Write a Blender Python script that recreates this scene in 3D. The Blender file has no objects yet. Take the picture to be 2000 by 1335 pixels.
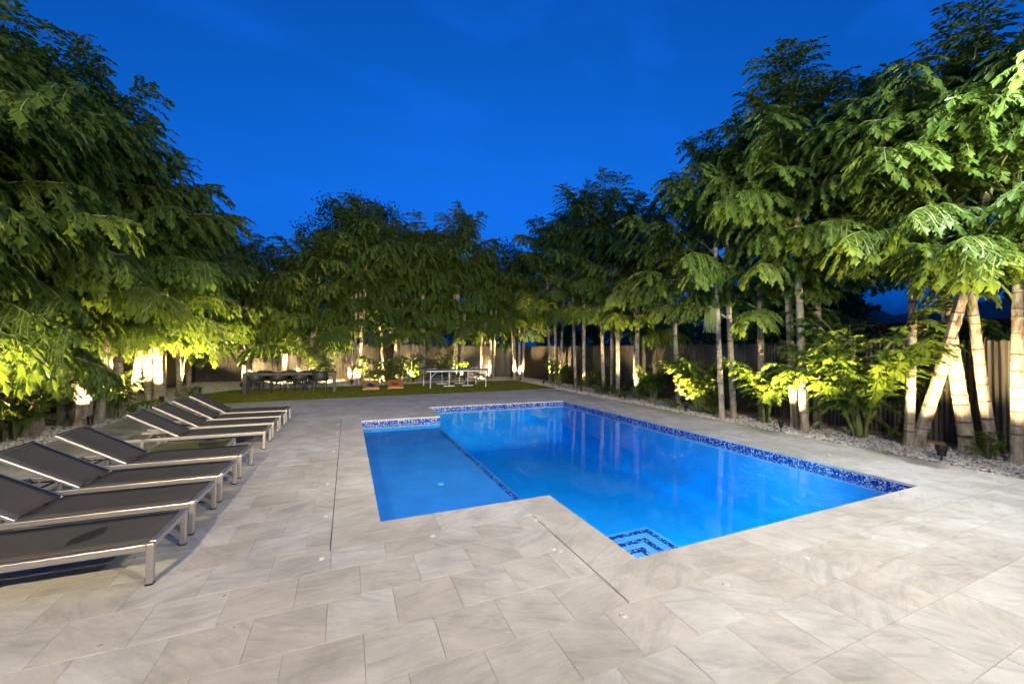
import bpy, bmesh, math, random
import numpy as np
from mathutils import Vector, Matrix, Euler
R = math.radians
PI = math.pi
random.seed(7)
rng = np.random.default_rng(7)
sc = bpy.context.scene
col = sc.collection

# ------------------------------------------------------------------ camera, sky, exposure
cam = bpy.data.objects.new('camera', bpy.data.cameras.new('camera'))
col.objects.link(cam)
cam.data.sensor_width = 36.0
cam.data.lens = 36.0 * 750.24 / 2000.0
cam.data.clip_start = 0.05
cam.data.clip_end = 1200
cr, cu, cf = (0.91933363, -0.39335077, 0.01004208), (-0.01785467, -0.01620751, 0.99970922), (0.39307363, 0.91924561, 0.02192325)
cam.matrix_world = Matrix(((cr[0], cu[0], -cf[0], 0), (cr[1], cu[1], -cf[1], 0), (cr[2], cu[2], -cf[2], 1.7), (0, 0, 0, 1)))
sc.camera = cam

world = bpy.data.worlds.new('World')
sc.world = world
world.use_nodes = True
wt = world.node_tree
wbg = wt.nodes['Background']
sky = wt.nodes.new('ShaderNodeTexSky')
sky.sky_type = 'NISHITA'
sky.sun_disc = False
sky.sun_elevation = R(0.0)
sky.sun_rotation = R(203)          # the sun has set behind the camera
sky.ozone_density = 4.0
sky.dust_density = 0.5
# dusk after sunset: keep the sky's own brightness gradient (its blue channel), coloured as the deep blue hour
wsep = wt.nodes.new('ShaderNodeSeparateColor'); wt.links.new(sky.outputs[0], wsep.inputs[0])
wlow = wt.nodes.new('ShaderNodeMath'); wlow.operation = 'MAXIMUM'; wlow.inputs[1].default_value = 0.17
wt.links.new(wsep.outputs[2], wlow.inputs[0])
wcol = wt.nodes.new('ShaderNodeValToRGB')
wcol.color_ramp.elements[0].position = 0.15; wcol.color_ramp.elements[0].color = (0.0, 0.098, 0.57, 1)
wcol.color_ramp.elements[1].position = 0.60; wcol.color_ramp.elements[1].color = (0.006, 0.165, 0.82, 1)
wt.links.new(wlow.outputs[0], wcol.inputs[0])
wpow = wt.nodes.new('ShaderNodeMath'); wpow.operation = 'POWER'; wpow.inputs[1].default_value = 0.8
wt.links.new(wlow.outputs[0], wpow.inputs[0])
tint = wt.nodes.new('ShaderNodeMix'); tint.data_type = 'RGBA'; tint.blend_type = 'MULTIPLY'
tint.inputs[0].default_value = 1.0
wt.links.new(wcol.outputs[0], tint.inputs[6]); wt.links.new(wpow.outputs[0], tint.inputs[7])
# faint high cirrus streaks
wtc = wt.nodes.new('ShaderNodeTexCoord')
wmap = wt.nodes.new('ShaderNodeMapping'); wmap.inputs['Scale'].default_value = (1.2, 5.0, 6.0); wmap.inputs['Rotation'].default_value = (0.2, 0.35, 0.5)
wno = wt.nodes.new('ShaderNodeTexNoise'); wno.inputs['Scale'].default_value = 1.6; wno.inputs['Detail'].default_value = 5
wrp = wt.nodes.new('ShaderNodeValToRGB'); wrp.color_ramp.elements[0].position = 0.5; wrp.color_ramp.elements[1].position = 0.85
wrp.color_ramp.elements[0].color = (0, 0, 0, 1); wrp.color_ramp.elements[1].color = (0.5, 0.5, 0.5, 1)
wmx = wt.nodes.new('ShaderNodeMix'); wmx.data_type = 'RGBA'
wmx.inputs[7].default_value = (0.006, 0.115, 0.70, 1)
wt.links.new(wtc.outputs['Generated'], wmap.inputs[0]); wt.links.new(wmap.outputs[0], wno.inputs[0])
wt.links.new(wno.outputs[0], wrp.inputs[0]); wt.links.new(wrp.outputs[0], wmx.inputs[0])
wt.links.new(tint.outputs[2], wmx.inputs[6]); wt.links.new(wmx.outputs[2], wbg.inputs['Color'])
wbg.inputs['Strength'].default_value = 1.40

sc.view_settings.view_transform = 'Standard'
sc.view_settings.look = 'None'
sc.view_settings.exposure = 0.0
sc.view_settings.gamma = 1.0
sc.view_settings.use_curve_mapping = False
sc.render.engine = 'CYCLES'
cy = sc.cycles
cy.use_denoising = True
cy.max_bounces = 8; cy.diffuse_bounces = 3; cy.glossy_bounces = 4; cy.transmission_bounces = 6; cy.transparent_max_bounces = 12
cy.sample_clamp_indirect = 4.0
cy.caustics_reflective = False
cy.caustics_refractive = False

WARM = (1.0, 0.70, 0.32)
SPOT_W = 6500.0
HOUSE_LEFT_W, HOUSE_RIGHT_W, POLE_W = 1850.0, 2350.0, 1250.0
POOL_W = 400.0

# ------------------------------------------------------------------ helpers
def tag(o, label=None, cat=None, group=None, kind=None):
    if label: o['label'] = label
    if cat: o['category'] = cat
    if group: o['group'] = group
    if kind: o['kind'] = kind
    return o

def empty(name, loc=(0, 0, 0), rz=0.0, label=None, cat=None, group=None, kind=None):
    o = bpy.data.objects.new(name, None)
    col.objects.link(o)
    o.location = loc; o.rotation_euler = (0, 0, rz); o.empty_display_size = 0.1
    return tag(o, label, cat, group, kind)

def link(name, me, parent=None, mats=None, loc=None, rot=None, scale=None):
    o = bpy.data.objects.new(name, me)
    col.objects.link(o)
    if parent: o.parent = parent
    if mats is not None:
        for m in (mats if isinstance(mats, (list, tuple)) else [mats]): me.materials.append(m)
    if loc: o.location = loc
    if rot: o.rotation_euler = rot
    if scale: o.scale = scale if hasattr(scale, '__len__') else (scale,) * 3
    return o

def pydata(name, v, f, smooth=False, mi=None):
    me = bpy.data.meshes.new(name)
    me.from_pydata([tuple(map(float, p)) for p in v], [], f)
    if smooth: me.polygons.foreach_set('use_smooth', [True] * len(me.polygons))
    if mi is not None: me.polygons.foreach_set('material_index', mi)
    me.update()
    return me

def npmesh(name, V, F, smooth=False):
    """V (n,3), F (m,k) uniform polygons, fast."""
    me = bpy.data.meshes.new(name)
    n, m, k = len(V), len(F), F.shape[1]
    me.vertices.add(n); me.vertices.foreach_set('co', np.asarray(V, np.float32).ravel())
    me.loops.add(m * k); me.loops.foreach_set('vertex_index', np.asarray(F, np.int32).ravel())
    me.polygons.add(m); me.polygons.foreach_set('loop_start', np.arange(0, m * k, k, dtype=np.int32))
    if smooth: me.polygons.foreach_set('use_smooth', np.ones(m, bool))
    me.update(calc_edges=True); me.validate()
    return me

class MB:
    def __init__(s): s.bm = bmesh.new()
    def box(s, c, d, rot=None, bevel=0.0, seg=2):
        g = bmesh.ops.create_cube(s.bm, size=1.0)
        M = Matrix.Translation(c) @ (Euler(rot).to_matrix().to_4x4() if rot else Matrix()) @ Matrix.Diagonal((*d, 1))
        bmesh.ops.transform(s.bm, matrix=M, verts=g['verts'])
        if bevel:
            es = list({e for v in g['verts'] for e in v.link_edges})
            bmesh.ops.bevel(s.bm, geom=es, offset=bevel, segments=seg, profile=0.5, affect='EDGES')
        return s
    def bar(s, a, b, w, h, bevel=0.0):
        a, b = Vector(a), Vector(b); d = b - a
        q = d.to_track_quat('X', 'Z')
        g = bmesh.ops.create_cube(s.bm, size=1.0)
        M = Matrix.Translation((a + b) / 2) @ q.to_matrix().to_4x4() @ Matrix.Diagonal((d.length, w, h, 1))
        bmesh.ops.transform(s.bm, matrix=M, verts=g['verts'])
        if bevel:
            es = list({e for v in g['verts'] for e in v.link_edges})
            bmesh.ops.bevel(s.bm, geom=es, offset=bevel, segments=2, profile=0.5, affect='EDGES')
        return s
    def cyl(s, a, b, r0, r1=None, n=16):
        a, b = Vector(a), Vector(b); d = b - a
        q = d.to_track_quat('Z', 'Y')
        g = bmesh.ops.create_cone(s.bm, cap_ends=True, segments=n, radius1=r0, radius2=r0 if r1 is None else r1, depth=d.length)
        bmesh.ops.transform(s.bm, matrix=Matrix.Translation((a + b) / 2) @ q.to_matrix().to_4x4(), verts=g['verts'])
        return s
    def tube(s, pts, rad, n=8, cap=True):
        pts = [Vector(p) for p in pts]
        rings = []
        up = Vector((0, 0, 1))
        for i, p in enumerate(pts):
            t = (pts[min(i + 1, len(pts) - 1)] - pts[max(i - 1, 0)]).normalized()
            a = t.cross(up)
            if a.length < 1e-3: a = t.cross(Vector((0, 1, 0)))
            a.normalize(); b = t.cross(a).normalized()
            r = rad[i] if hasattr(rad, '__len__') else rad
            rings.append([s.bm.verts.new(p + a * (r * math.cos(2 * PI * k / n)) + b * (r * math.sin(2 * PI * k / n))) for k in range(n)])
        for i in range(len(rings) - 1):
            for k in range(n):
                s.bm.faces.new((rings[i][k], rings[i][(k + 1) % n], rings[i + 1][(k + 1) % n], rings[i + 1][k]))
        if cap:
            s.bm.faces.new(rings[0][::-1]); s.bm.faces.new(rings[-1])
        return s
    def poly(s, pts, z0, z1):
        """vertical prism"""
        a = [s.bm.verts.new((x, y, z0)) for x, y in pts]; b = [s.bm.verts.new((x, y, z1)) for x, y in pts]
        n = len(pts)
        s.bm.faces.new(a[::-1]); s.bm.faces.new(b)
        for i in range(n): s.bm.faces.new((a[i], a[(i + 1) % n], b[(i + 1) % n], b[i]))
        return s
    def quad(s, *p):
        s.bm.faces.new([s.bm.verts.new(q) for q in p]); return s
    def mesh(s, name, smooth=False):
        bmesh.ops.recalc_face_normals(s.bm, faces=s.bm.faces)
        me = bpy.data.meshes.new(name); s.bm.to_mesh(me); s.bm.free()
        if smooth: me.polygons.foreach_set('use_smooth', [True] * len(me.polygons))
        return me
    def build(s, name, mat, parent=None, smooth=False, **k):
        return link(name, s.mesh(name, smooth), parent, mat, **k)

def copy_tree(o, parent=None):
    c = o.copy(); col.objects.link(c)
    if parent is not None: c.parent = parent
    for ch in list(o.children): copy_tree(ch, c)
    return c

# ------------------------------------------------------------------ materials
def new_mat(name):
    m = bpy.data.materials.new(name); m.use_nodes = True
    return m, m.node_tree, m.node_tree.nodes['Principled BSDF']

def ramp(nt, *stops):
    r = nt.nodes.new('ShaderNodeValToRGB'); e = r.color_ramp.elements
    while len(e) < len(stops): e.new(0.5)
    for i, (p, c) in enumerate(stops):
        e[i].position = p; e[i].color = (*c, 1) if len(c) == 3 else c
    return r

def noise(nt, scale, detail=4, rough=0.55, vec=None, sc3=None, coord='Position', rot=None):
    if vec is None:
        g = nt.nodes.new('ShaderNodeNewGeometry') if coord == 'Position' else nt.nodes.new('ShaderNodeTexCoord')
        vec = g.outputs[coord]
    if sc3:
        mp = nt.nodes.new('ShaderNodeMapping'); mp.inputs['Scale'].default_value = sc3
        if rot: mp.inputs['Rotation'].default_value = rot
        nt.links.new(vec, mp.inputs[0]); vec = mp.outputs[0]
    n = nt.nodes.new('ShaderNodeTexNoise'); n.inputs['Scale'].default_value = scale
    n.inputs['Detail'].default_value = detail; n.inputs['Roughness'].default_value = rough
    nt.links.new(vec, n.inputs['Vector'])
    return n

def bump(nt, bs, height, strength=0.2, dist=0.01):
    b = nt.nodes.new('ShaderNodeBump'); b.inputs['Strength'].default_value = strength; b.inputs['Distance'].default_value = dist
    nt.links.new(height, b.inputs['Height']); nt.links.new(b.outputs[0], bs.inputs['Normal'])

def mat(name, base, rough=0.6, metal=0.0, var=0.12, scale=6.0, bmp=0.0, sc3=None, coord='Object', spec=0.5):
    m, nt, bs = new_mat(name)
    n = noise(nt, scale, coord=coord, sc3=sc3)
    lo = tuple(max(0, c * (1 - var)) for c in base); hi = tuple(min(1, c * (1 + var)) for c in base)
    r = ramp(nt, (0.3, lo), (0.7, hi)); nt.links.new(n.outputs[0], r.inputs[0]); nt.links.new(r.outputs[0], bs.inputs['Base Color'])
    bs.inputs['Roughness'].default_value = rough; bs.inputs['Metallic'].default_value = metal
    bs.inputs['Specular IOR Level'].default_value = spec
    if bmp: bump(nt, bs, n.outputs[0], bmp)
    return m

def mixrgb(nt, fac, a, b, blend='MIX'):
    m = nt.nodes.new('ShaderNodeMix'); m.data_type = 'RGBA'; m.blend_type = blend
    for sock, v in ((0, fac), (6, a), (7, b)):
        if hasattr(v, 'is_output'): nt.links.new(v, m.inputs[sock])
        elif hasattr(v, '__len__'): m.inputs[sock].default_value = (*v, 1) if len(v) == 3 else v
        else: m.inputs[sock].default_value = v
    return m.outputs[2]

def math_n(nt, op, a, b=None, c=None):
    m = nt.nodes.new('ShaderNodeMath'); m.operation = op
    for i, v in enumerate((a, b, c)):
        if v is None: continue
        if hasattr(v, 'is_output'): nt.links.new(v, m.inputs[i])
        else: m.inputs[i].default_value = v
    return m.outputs[0]

def piece_random(nt):
    oi = nt.nodes.new('ShaderNodeObjectInfo'); g = nt.nodes.new('ShaderNodeNewGeometry')
    s = math_n(nt, 'MULTIPLY_ADD', g.outputs['Random Per Island'], 7.31, oi.outputs['Random'])
    return math_n(nt, 'FRACT', s), g

def stone_mat(name, pale, warm, grey, bmp=0.12):
    """honed marble paving: every piece has its own vein direction, tone and offset"""
    m, nt, bs = new_mat(name)
    rnd, g = piece_random(nt)
    off = nt.nodes.new('ShaderNodeVectorMath'); off.operation = 'ADD'
    cx = nt.nodes.new('ShaderNodeCombineXYZ')
    nt.links.new(math_n(nt, 'MULTIPLY', rnd, 61.0), cx.inputs[0]); nt.links.new(math_n(nt, 'MULTIPLY', rnd, 37.0), cx.inputs[1])
    nt.links.new(g.outputs['Position'], off.inputs[0]); nt.links.new(cx.outputs[0], off.inputs[1])
    vr = nt.nodes.new('ShaderNodeVectorRotate'); vr.rotation_type = 'Z_AXIS'
    nt.links.new(off.outputs[0], vr.inputs['Vector'])
    ang = math_n(nt, 'MULTIPLY_ADD', math_n(nt, 'FRACT', math_n(nt, 'MULTIPLY', rnd, 13.7)), 1.5, -0.55)
    nt.links.new(ang, vr.inputs['Angle'])
    vein = noise(nt, 2.2, 8, 0.68, vec=vr.outputs[0], sc3=(0.7, 2.6, 1)); vein.inputs['Distortion'].default_value = 1.3
    fine = noise(nt, 7.0, 6, 0.7, vec=vr.outputs[0], sc3=(0.9, 4.0, 1)); fine.inputs['Distortion'].default_value = 0.5
    blot = noise(nt, 2.6, 6, 0.6, vec=off.outputs[0])
    grit = noise(nt, 160, 2, 0.6, vec=off.outputs[0])
    tone = mixrgb(nt, math_n(nt, 'FRACT', math_n(nt, 'MULTIPLY', rnd, 5.3)), warm, pale)
    vr_ = ramp(nt, (0.47, (0, 0, 0)), (0.72, (1, 1, 1))); nt.links.new(vein.outputs[0], vr_.inputs[0])
    c1 = mixrgb(nt, math_n(nt, 'MULTIPLY', vr_.outputs[0], 0.8), tone, grey)
    fr_ = ramp(nt, (0.35, (0.92, 0.92, 0.92)), (0.65, (1.04, 1.04, 1.04))); nt.links.new(fine.outputs[0], fr_.inputs[0])
    c2 = mixrgb(nt, 1.0, c1, fr_.outputs[0], 'MULTIPLY')
    br_ = ramp(nt, (0.32, (0.82, 0.815, 0.80)), (0.66, (1.06, 1.06, 1.06))); nt.links.new(blot.outputs[0], br_.inputs[0])
    c3 = mixrgb(nt, 1.0, c2, br_.outputs[0], 'MULTIPLY')
    # rust-brown wear marks with their own shape, sparse
    wear = noise(nt, 2.3, 6, 0.7, sc3=(1, 1, 1))
    wr = ramp(nt, (0.64, (0, 0, 0)), (0.78, (1, 1, 1))); nt.links.new(wear.outputs[0], wr.inputs[0])
    c4 = mixrgb(nt, math_n(nt, 'MULTIPLY', wr.outputs[0], 0.6), c3, (0.23, 0.17, 0.11))
    wide = noise(nt, 0.9, 5, 0.6)
    wd_ = ramp(nt, (0.34, (0.84, 0.82, 0.79)), (0.62, (1.04, 1.04, 1.04))); nt.links.new(wide.outputs[0], wd_.inputs[0])
    c4 = mixrgb(nt, 1.0, c4, wd_.outputs[0], 'MULTIPLY')
    gr_ = ramp(nt, (0.3, (0.93, 0.93, 0.93)), (0.7, (1.05, 1.05, 1.05))); nt.links.new(grit.outputs[0], gr_.inputs[0])
    nt.links.new(mixrgb(nt, 1.0, c4, gr_.outputs[0], 'MULTIPLY'), bs.inputs['Base Color'])
    bs.inputs['Roughness'].default_value = 0.62
    bs.inputs['Specular IOR Level'].default_value = 0.3
    bump(nt, bs, mixrgb(nt, 0.4, fine.outputs[0], grit.outputs[0]), bmp, 0.004)
    return m

def leaf_mat(name, stops, trans=0.48, tcol=(0.24, 0.36, 0.03), rough=0.42, spec=0.4):
    m, nt, bs = new_mat(name)
    rnd, g = piece_random(nt)
    oi = nt.nodes.new('ShaderNodeObjectInfo')
    n = noise(nt, 0.55, 3)
    f = math_n(nt, 'ADD', math_n(nt, 'MULTIPLY', rnd, 0.45), math_n(nt, 'ADD', math_n(nt, 'MULTIPLY', oi.outputs['Random'], 0.35), math_n(nt, 'MULTIPLY', n.outputs[0], 0.35)))
    r = ramp(nt, *stops); nt.links.new(f, r.inputs[0])
    nt.links.new(r.outputs[0], bs.inputs['Base Color'])
    bs.inputs['Roughness'].default_value = rough; bs.inputs['Specular IOR Level'].default_value = spec
    tr = nt.nodes.new('ShaderNodeBsdfTranslucent')
    nt.links.new(mixrgb(nt, 0.6, r.outputs[0], tcol), tr.inputs['Color'])
    mx = nt.nodes.new('ShaderNodeMixShader'); mx.inputs[0].default_value = trans
    out = nt.nodes['Material Output']
    nt.links.new(bs.outputs[0], mx.inputs[1]); nt.links.new(tr.outputs[0], mx.inputs[2]); nt.links.new(mx.outputs[0], out.inputs['Surface'])
    return m

def mosaic_mat(name, size=0.024, bluer=False):
    """print of small glass mosaic chips"""
    m, nt, bs = new_mat(name)
    g = nt.nodes.new('ShaderNodeNewGeometry')
    v = nt.nodes.new('ShaderNodeTexVoronoi'); v.inputs['Scale'].default_value = 1 / size; v.inputs['Randomness'].default_value = 0.8
    nt.links.new(g.outputs['Position'], v.inputs['Vector'])
    sp = nt.nodes.new('ShaderNodeSeparateColor'); nt.links.new(v.outputs['Color'], sp.inputs[0])
    r = ramp(nt, (0.0, (0.010, 0.022, 0.19)), (0.34, (0.018, 0.055, 0.38)), (0.60, (0.05, 0.16, 0.50)), (0.76, (0.30, 0.38, 0.55)), (0.87, (0.58, 0.62, 0.68)))
    if bluer:
        for el, c in zip(r.color_ramp.elements, ((0.006, 0.02, 0.22), (0.012, 0.05, 0.42), (0.03, 0.16, 0.62), (0.12, 0.36, 0.80), (0.30, 0.55, 0.88))): el.color = (*c, 1)
    r.color_ramp.interpolation = 'CONSTANT'
    nt.links.new(sp.outputs[0], r.inputs[0]); nt.links.new(r.outputs[0], bs.inputs['Base Color'])
    bs.inputs['Roughness'].default_value = 0.2
    return m

MT = {}
MT['tile'] = stone_mat('marble_paver', (0.63, 0.605, 0.56), (0.575, 0.53, 0.465), (0.36, 0.345, 0.33))
MT['joint'] = mat('joint_mortar', (0.42, 0.385, 0.335), 0.9)
MT['earth'] = mat('garden_soil', (0.09, 0.07, 0.05), 0.95, var=0.35, scale=8, coord='Object')
MT['bed'] = mat('gravel_underlay', (0.30, 0.27, 0.23), 0.95, var=0.5, scale=22, bmp=0.6)
MT['turf'] = mat('turf_backing', (0.085, 0.10, 0.018), 0.9, var=0.3, scale=3)
MT['plaster'] = mat('pool_plaster', (0.035, 0.40, 0.92), 0.7, var=0.08, scale=2.5, coord='Object')
MT['shelf'] = mat('shelf_plaster', (0.035, 0.275, 0.86), 0.7, var=0.10, scale=2.5, coord='Object')
MT['mosaic'] = mosaic_mat('glass_mosaic', 0.019)
MT['mosaic2'] = mosaic_mat('submerged_mosaic', 0.022, True)
MT['steps'] = mat('pale_step_plaster', (0.15, 0.48, 0.92), 0.7, var=0.06, scale=2.5, coord='Object')
MT['alu'] = mat('brushed_aluminium', (0.66, 0.60, 0.55), 0.38, 0.85, var=0.05, scale=40, sc3=(0.1, 1, 1))
MT['rubber'] = mat('black_rubber', (0.015, 0.015, 0.016), 0.7)
MT['black'] = mat('black_metal', (0.02, 0.019, 0.018), 0.45, 0.3)
MT['resin'] = mat('charcoal_resin', (0.035, 0.037, 0.04), 0.5)
MT['tabletop'] = mat('dark_laminate', (0.06, 0.05, 0.035), 0.35, var=0.2, sc3=(1, 8, 1))
MT['wood'] = mat('cedar_board', (0.33, 0.20, 0.09), 0.7, var=0.25, sc3=(1, 8, 8))
MT['cornwood'] = mat('orange_plywood', (0.60, 0.33, 0.08), 0.5, var=0.12, sc3=(1, 6, 1))
MT['bluecloth'] = mat('blue_duck_cloth', (0.02, 0.03, 0.14), 0.9)
MT['redcloth'] = mat('red_duck_cloth', (0.55, 0.02, 0.03), 0.9)
MT['white'] = mat('white_enamel', (0.78, 0.78, 0.78), 0.4, var=0.04)
MT['bluepaint'] = mat('blue_enamel', (0.03, 0.09, 0.24), 0.45)
MT['stucco'] = mat('beige_stucco', (0.50, 0.43, 0.36), 0.9, var=0.08, scale=30, bmp=0.3)
MT['fascia'] = mat('rust_fascia', (0.24, 0.075, 0.03), 0.6)
MT['roofing'] = mat('grey_shingle', (0.05, 0.05, 0.052), 0.9, var=0.3, scale=14)
MT['roofing2'] = mat('purple_brown_shingle', (0.05, 0.03, 0.042), 0.9, var=0.3, scale=10, sc3=(1, 1, 6))
MT['anchor'] = mat('white_nylon', (0.66, 0.62, 0.57), 0.4, var=0.05)
MT['petiole'] = mat('green_petiole', (0.15, 0.19, 0.055), 0.5, var=0.25, scale=5)
MT['leaf'] = leaf_mat('palm_leaf', [(0.15, (0.046, 0.092, 0.017)), (0.45, (0.078, 0.140, 0.024)), (0.8, (0.106, 0.165, 0.028)), (1.0, (0.17, 0.17, 0.03))])
MT['broad'] = leaf_mat('broad_leaf', [(0.2, (0.015, 0.032, 0.012)), (0.6, (0.028, 0.052, 0.016)), (1.0, (0.05, 0.075, 0.02))], trans=0.2)
MT['grass'] = leaf_mat('grass_blade', rough=0.9, spec=0.04, stops=[(0.1, (0.105, 0.130, 0.010)), (0.6, (0.15, 0.165, 0.014)), (1.0, (0.21, 0.205, 0.025))], trans=0.25)
MT['string'] = mat('flower_string_green', (0.20, 0.24, 0.08), 0.6)

def fence_mat():
    m, nt, bs = new_mat('bronze_fence_metal')
    rnd, g = piece_random(nt)
    n = noise(nt, 3, 4, sc3=(1, 1, 0.3))
    c = mixrgb(nt, n.outputs[0], (0.072, 0.066, 0.060), (0.11, 0.102, 0.093))
    nt.links.new(c, bs.inputs['Base Color'])
    bs.inputs['Metallic'].default_value = 0.55; bs.inputs['Roughness'].default_value = 0.34
    return m
MT['fence'] = fence_mat()

def bark_mat():
    m, nt, bs = new_mat('palm_bark')
    tc = nt.nodes.new('ShaderNodeTexCoord')
    n1 = noise(nt, 7, 6, 0.65, vec=tc.outputs['Object'], sc3=(1, 1, 0.35))
    n2 = noise(nt, 3.2, 4, 0.6, vec=tc.outputs['Object'], sc3=(1.4, 1.4, 0.5))
    n3 = noise(nt, 26, 4, 0.7, vec=tc.outputs['Object'], sc3=(3, 3, 0.4))
    r1 = ramp(nt, (0.3, (0.28, 0.225, 0.165)), (0.6, (0.50, 0.435, 0.35))); nt.links.new(n1.outputs[0], r1.inputs[0])
    r2 = ramp(nt, (0.52, (0, 0, 0)), (0.62, (1, 1, 1))); nt.links.new(n2.outputs[0], r2.inputs[0])
    c = mixrgb(nt, math_n(nt, 'MULTIPLY', r2.outputs[0], 0.75), r1.outputs[0], (0.15, 0.10, 0.062))
    r3 = ramp(nt, (0.35, (0.7, 0.68, 0.66)), (0.6, (1.05, 1.05, 1.05))); nt.links.new(n3.outputs[0], r3.inputs[0])
    nt.links.new(mixrgb(nt, 1.0, c, r3.outputs[0], 'MULTIPLY'), bs.inputs['Base Color'])
    bs.inputs['Roughness'].default_value = 0.75
    bump(nt, bs, n3.outputs[0], 0.5, 0.01)
    return m
MT['bark'] = bark_mat()
MT['scar'] = mat('leaf_scar', (0.12, 0.085, 0.055), 0.85, var=0.3)
MT['sheath'] = mat('green_sheath', (0.20, 0.19, 0.085), 0.6, var=0.35, scale=6, sc3=(1, 1, 0.3))
MT['treebark'] = mat('tree_bark', (0.10, 0.08, 0.06), 0.9)

def sling_mat(name, dark_reflection=None):
    m, nt, bs = new_mat(name)
    tc = nt.nodes.new('ShaderNodeTexCoord')
    w = nt.nodes.new('ShaderNodeTexChecker'); w.inputs['Scale'].default_value = 260
    nt.links.new(tc.outputs['Object'], w.inputs['Vector'])
    n = noise(nt, 2.2, 4, vec=tc.outputs['Object'])
    r = ramp(nt, (0.3, (0.088, 0.079, 0.068)), (0.7, (0.115, 0.101, 0.086))); nt.links.new(n.outputs[0], r.inputs[0])
    c = mixrgb(nt, 0.35, r.outputs[0], mixrgb(nt, w.outputs['Fac'], (0.045, 0.04, 0.035), (0.13, 0.115, 0.10)))
    if dark_reflection:  # oval reflection darkened straight into the fabric colour
        x0, y0, ax, ay, ang = dark_reflection
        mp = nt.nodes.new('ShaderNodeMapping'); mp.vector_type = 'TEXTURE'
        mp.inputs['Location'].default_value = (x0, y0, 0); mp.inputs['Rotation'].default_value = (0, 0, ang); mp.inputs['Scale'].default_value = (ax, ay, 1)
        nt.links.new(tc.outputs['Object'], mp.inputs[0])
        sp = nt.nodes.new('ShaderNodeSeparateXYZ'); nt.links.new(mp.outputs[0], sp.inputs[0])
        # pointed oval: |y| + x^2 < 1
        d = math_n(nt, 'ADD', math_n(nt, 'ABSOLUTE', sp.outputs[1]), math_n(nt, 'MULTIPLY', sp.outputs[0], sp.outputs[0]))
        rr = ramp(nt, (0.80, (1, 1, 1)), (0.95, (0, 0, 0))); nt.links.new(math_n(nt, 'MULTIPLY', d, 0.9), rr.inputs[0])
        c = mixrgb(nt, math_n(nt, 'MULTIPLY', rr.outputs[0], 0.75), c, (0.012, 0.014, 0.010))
    nt.links.new(c, bs.inputs['Base Color'])
    bs.inputs['Roughness'].default_value = 0.6; bs.inputs['Specular IOR Level'].default_value = 0.2
    return m
MT['sling'] = sling_mat('charcoal_sling')

def emit(name, colr, s):
    m, nt, bs = new_mat(name)
    bs.inputs['Emission Color'].default_value = (*colr, 1); bs.inputs['Emission Strength'].default_value = s
    bs.inputs['Base Color'].default_value = (0.8, 0.8, 0.8, 1)
    return m
MT['lens'] = emit('warm_lamp_lens', WARM, 25)
MT['coollens'] = emit('cool_lamp_lens', (0.9, 0.95, 1.0), 15)
MT['poollens'] = emit('pool_lamp_lens', (0.75, 0.92, 1.0), 12)

def water_mat():
    m = bpy.data.materials.new('pool_water'); m.use_nodes = True
    nt = m.node_tree; nt.nodes.clear()
    out = nt.nodes.new('ShaderNodeOutputMaterial')
    tr = nt.nodes.new('ShaderNodeBsdfTransparent')
    gl = nt.nodes.new('ShaderNodeBsdfGlossy'); gl.inputs['Roughness'].default_value = 0.0
    n = noise(nt, 1.6, 3, 0.5)
    b = nt.nodes.new('ShaderNodeBump'); b.inputs['Strength'].default_value = 0.006; b.inputs['Distance'].default_value = 0.03
    nt.links.new(n.outputs[0], b.inputs['Height'])
    nt.links.new(b.outputs[0], gl.inputs['Normal'])
    # Schlick reflectance, the same from above and below the surface
    ge = nt.nodes.new('ShaderNodeNewGeometry')
    dp = nt.nodes.new('ShaderNodeVectorMath'); dp.operation = 'DOT_PRODUCT'
    nt.links.new(ge.outputs['Incoming'], dp.inputs[0]); nt.links.new(b.outputs[0], dp.inputs[1])
    inv = math_n(nt, 'SUBTRACT', 1.0, math_n(nt, 'ABSOLUTE', dp.outputs['Value']))
    fre = math_n(nt, 'MULTIPLY_ADD', math_n(nt, 'POWER', inv, 4.4), 0.975, 0.025)
    mx = nt.nodes.new('ShaderNodeMixShader')
    nt.links.new(fre, mx.inputs[0]); nt.links.new(tr.outputs[0], mx.inputs[1]); nt.links.new(gl.outputs[0], mx.inputs[2])
    nt.links.new(mx.outputs[0], out.inputs['Surface'])
    va = nt.nodes.new('ShaderNodeVolumeAbsorption'); va.inputs['Color'].default_value = (0.05, 0.89, 0.975, 1); va.inputs['Density'].default_value = 0.5
    nt.links.new(va.outputs[0], out.inputs['Volume'])
    return m
MT['water'] = water_mat()

# ------------------------------------------------------------------ layout constants (metres)
PX0, PX1, PY0, PY1 = 2.204, 6.845, 2.520, 11.47      # deep part of the pool
SX0, SY0, SY1 = 0.310, 4.006, 9.830                  # sun shelf joins it at x = PX0
COP = 0.412
DX0, DX1, DY0, DY1 = -4.80, 8.60, -2.6, 15.45        # paved deck
FXR, FXL, FYB = 10.32, -6.60, 22.6                   # fence lines
WATER_Z = -0.108

def grid_cells(xs, ys, z, holes, name, m, **k):
    v, f = [], []
    for i in range(len(xs) - 1):
        for j in range(len(ys) - 1):
            cx, cyy = (xs[i] + xs[i + 1]) / 2, (ys[j] + ys[j + 1]) / 2
            if any(a < cx < b and c < cyy < d for a, b, c, d in holes): continue
            n = len(v)
            v += [(xs[i], ys[j], z), (xs[i + 1], ys[j], z), (xs[i + 1], ys[j + 1], z), (xs[i], ys[j + 1], z)]
            f.append((n, n + 1, n + 2, n + 3))
    return link(name, pydata(name, v, f), None, m)

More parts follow.
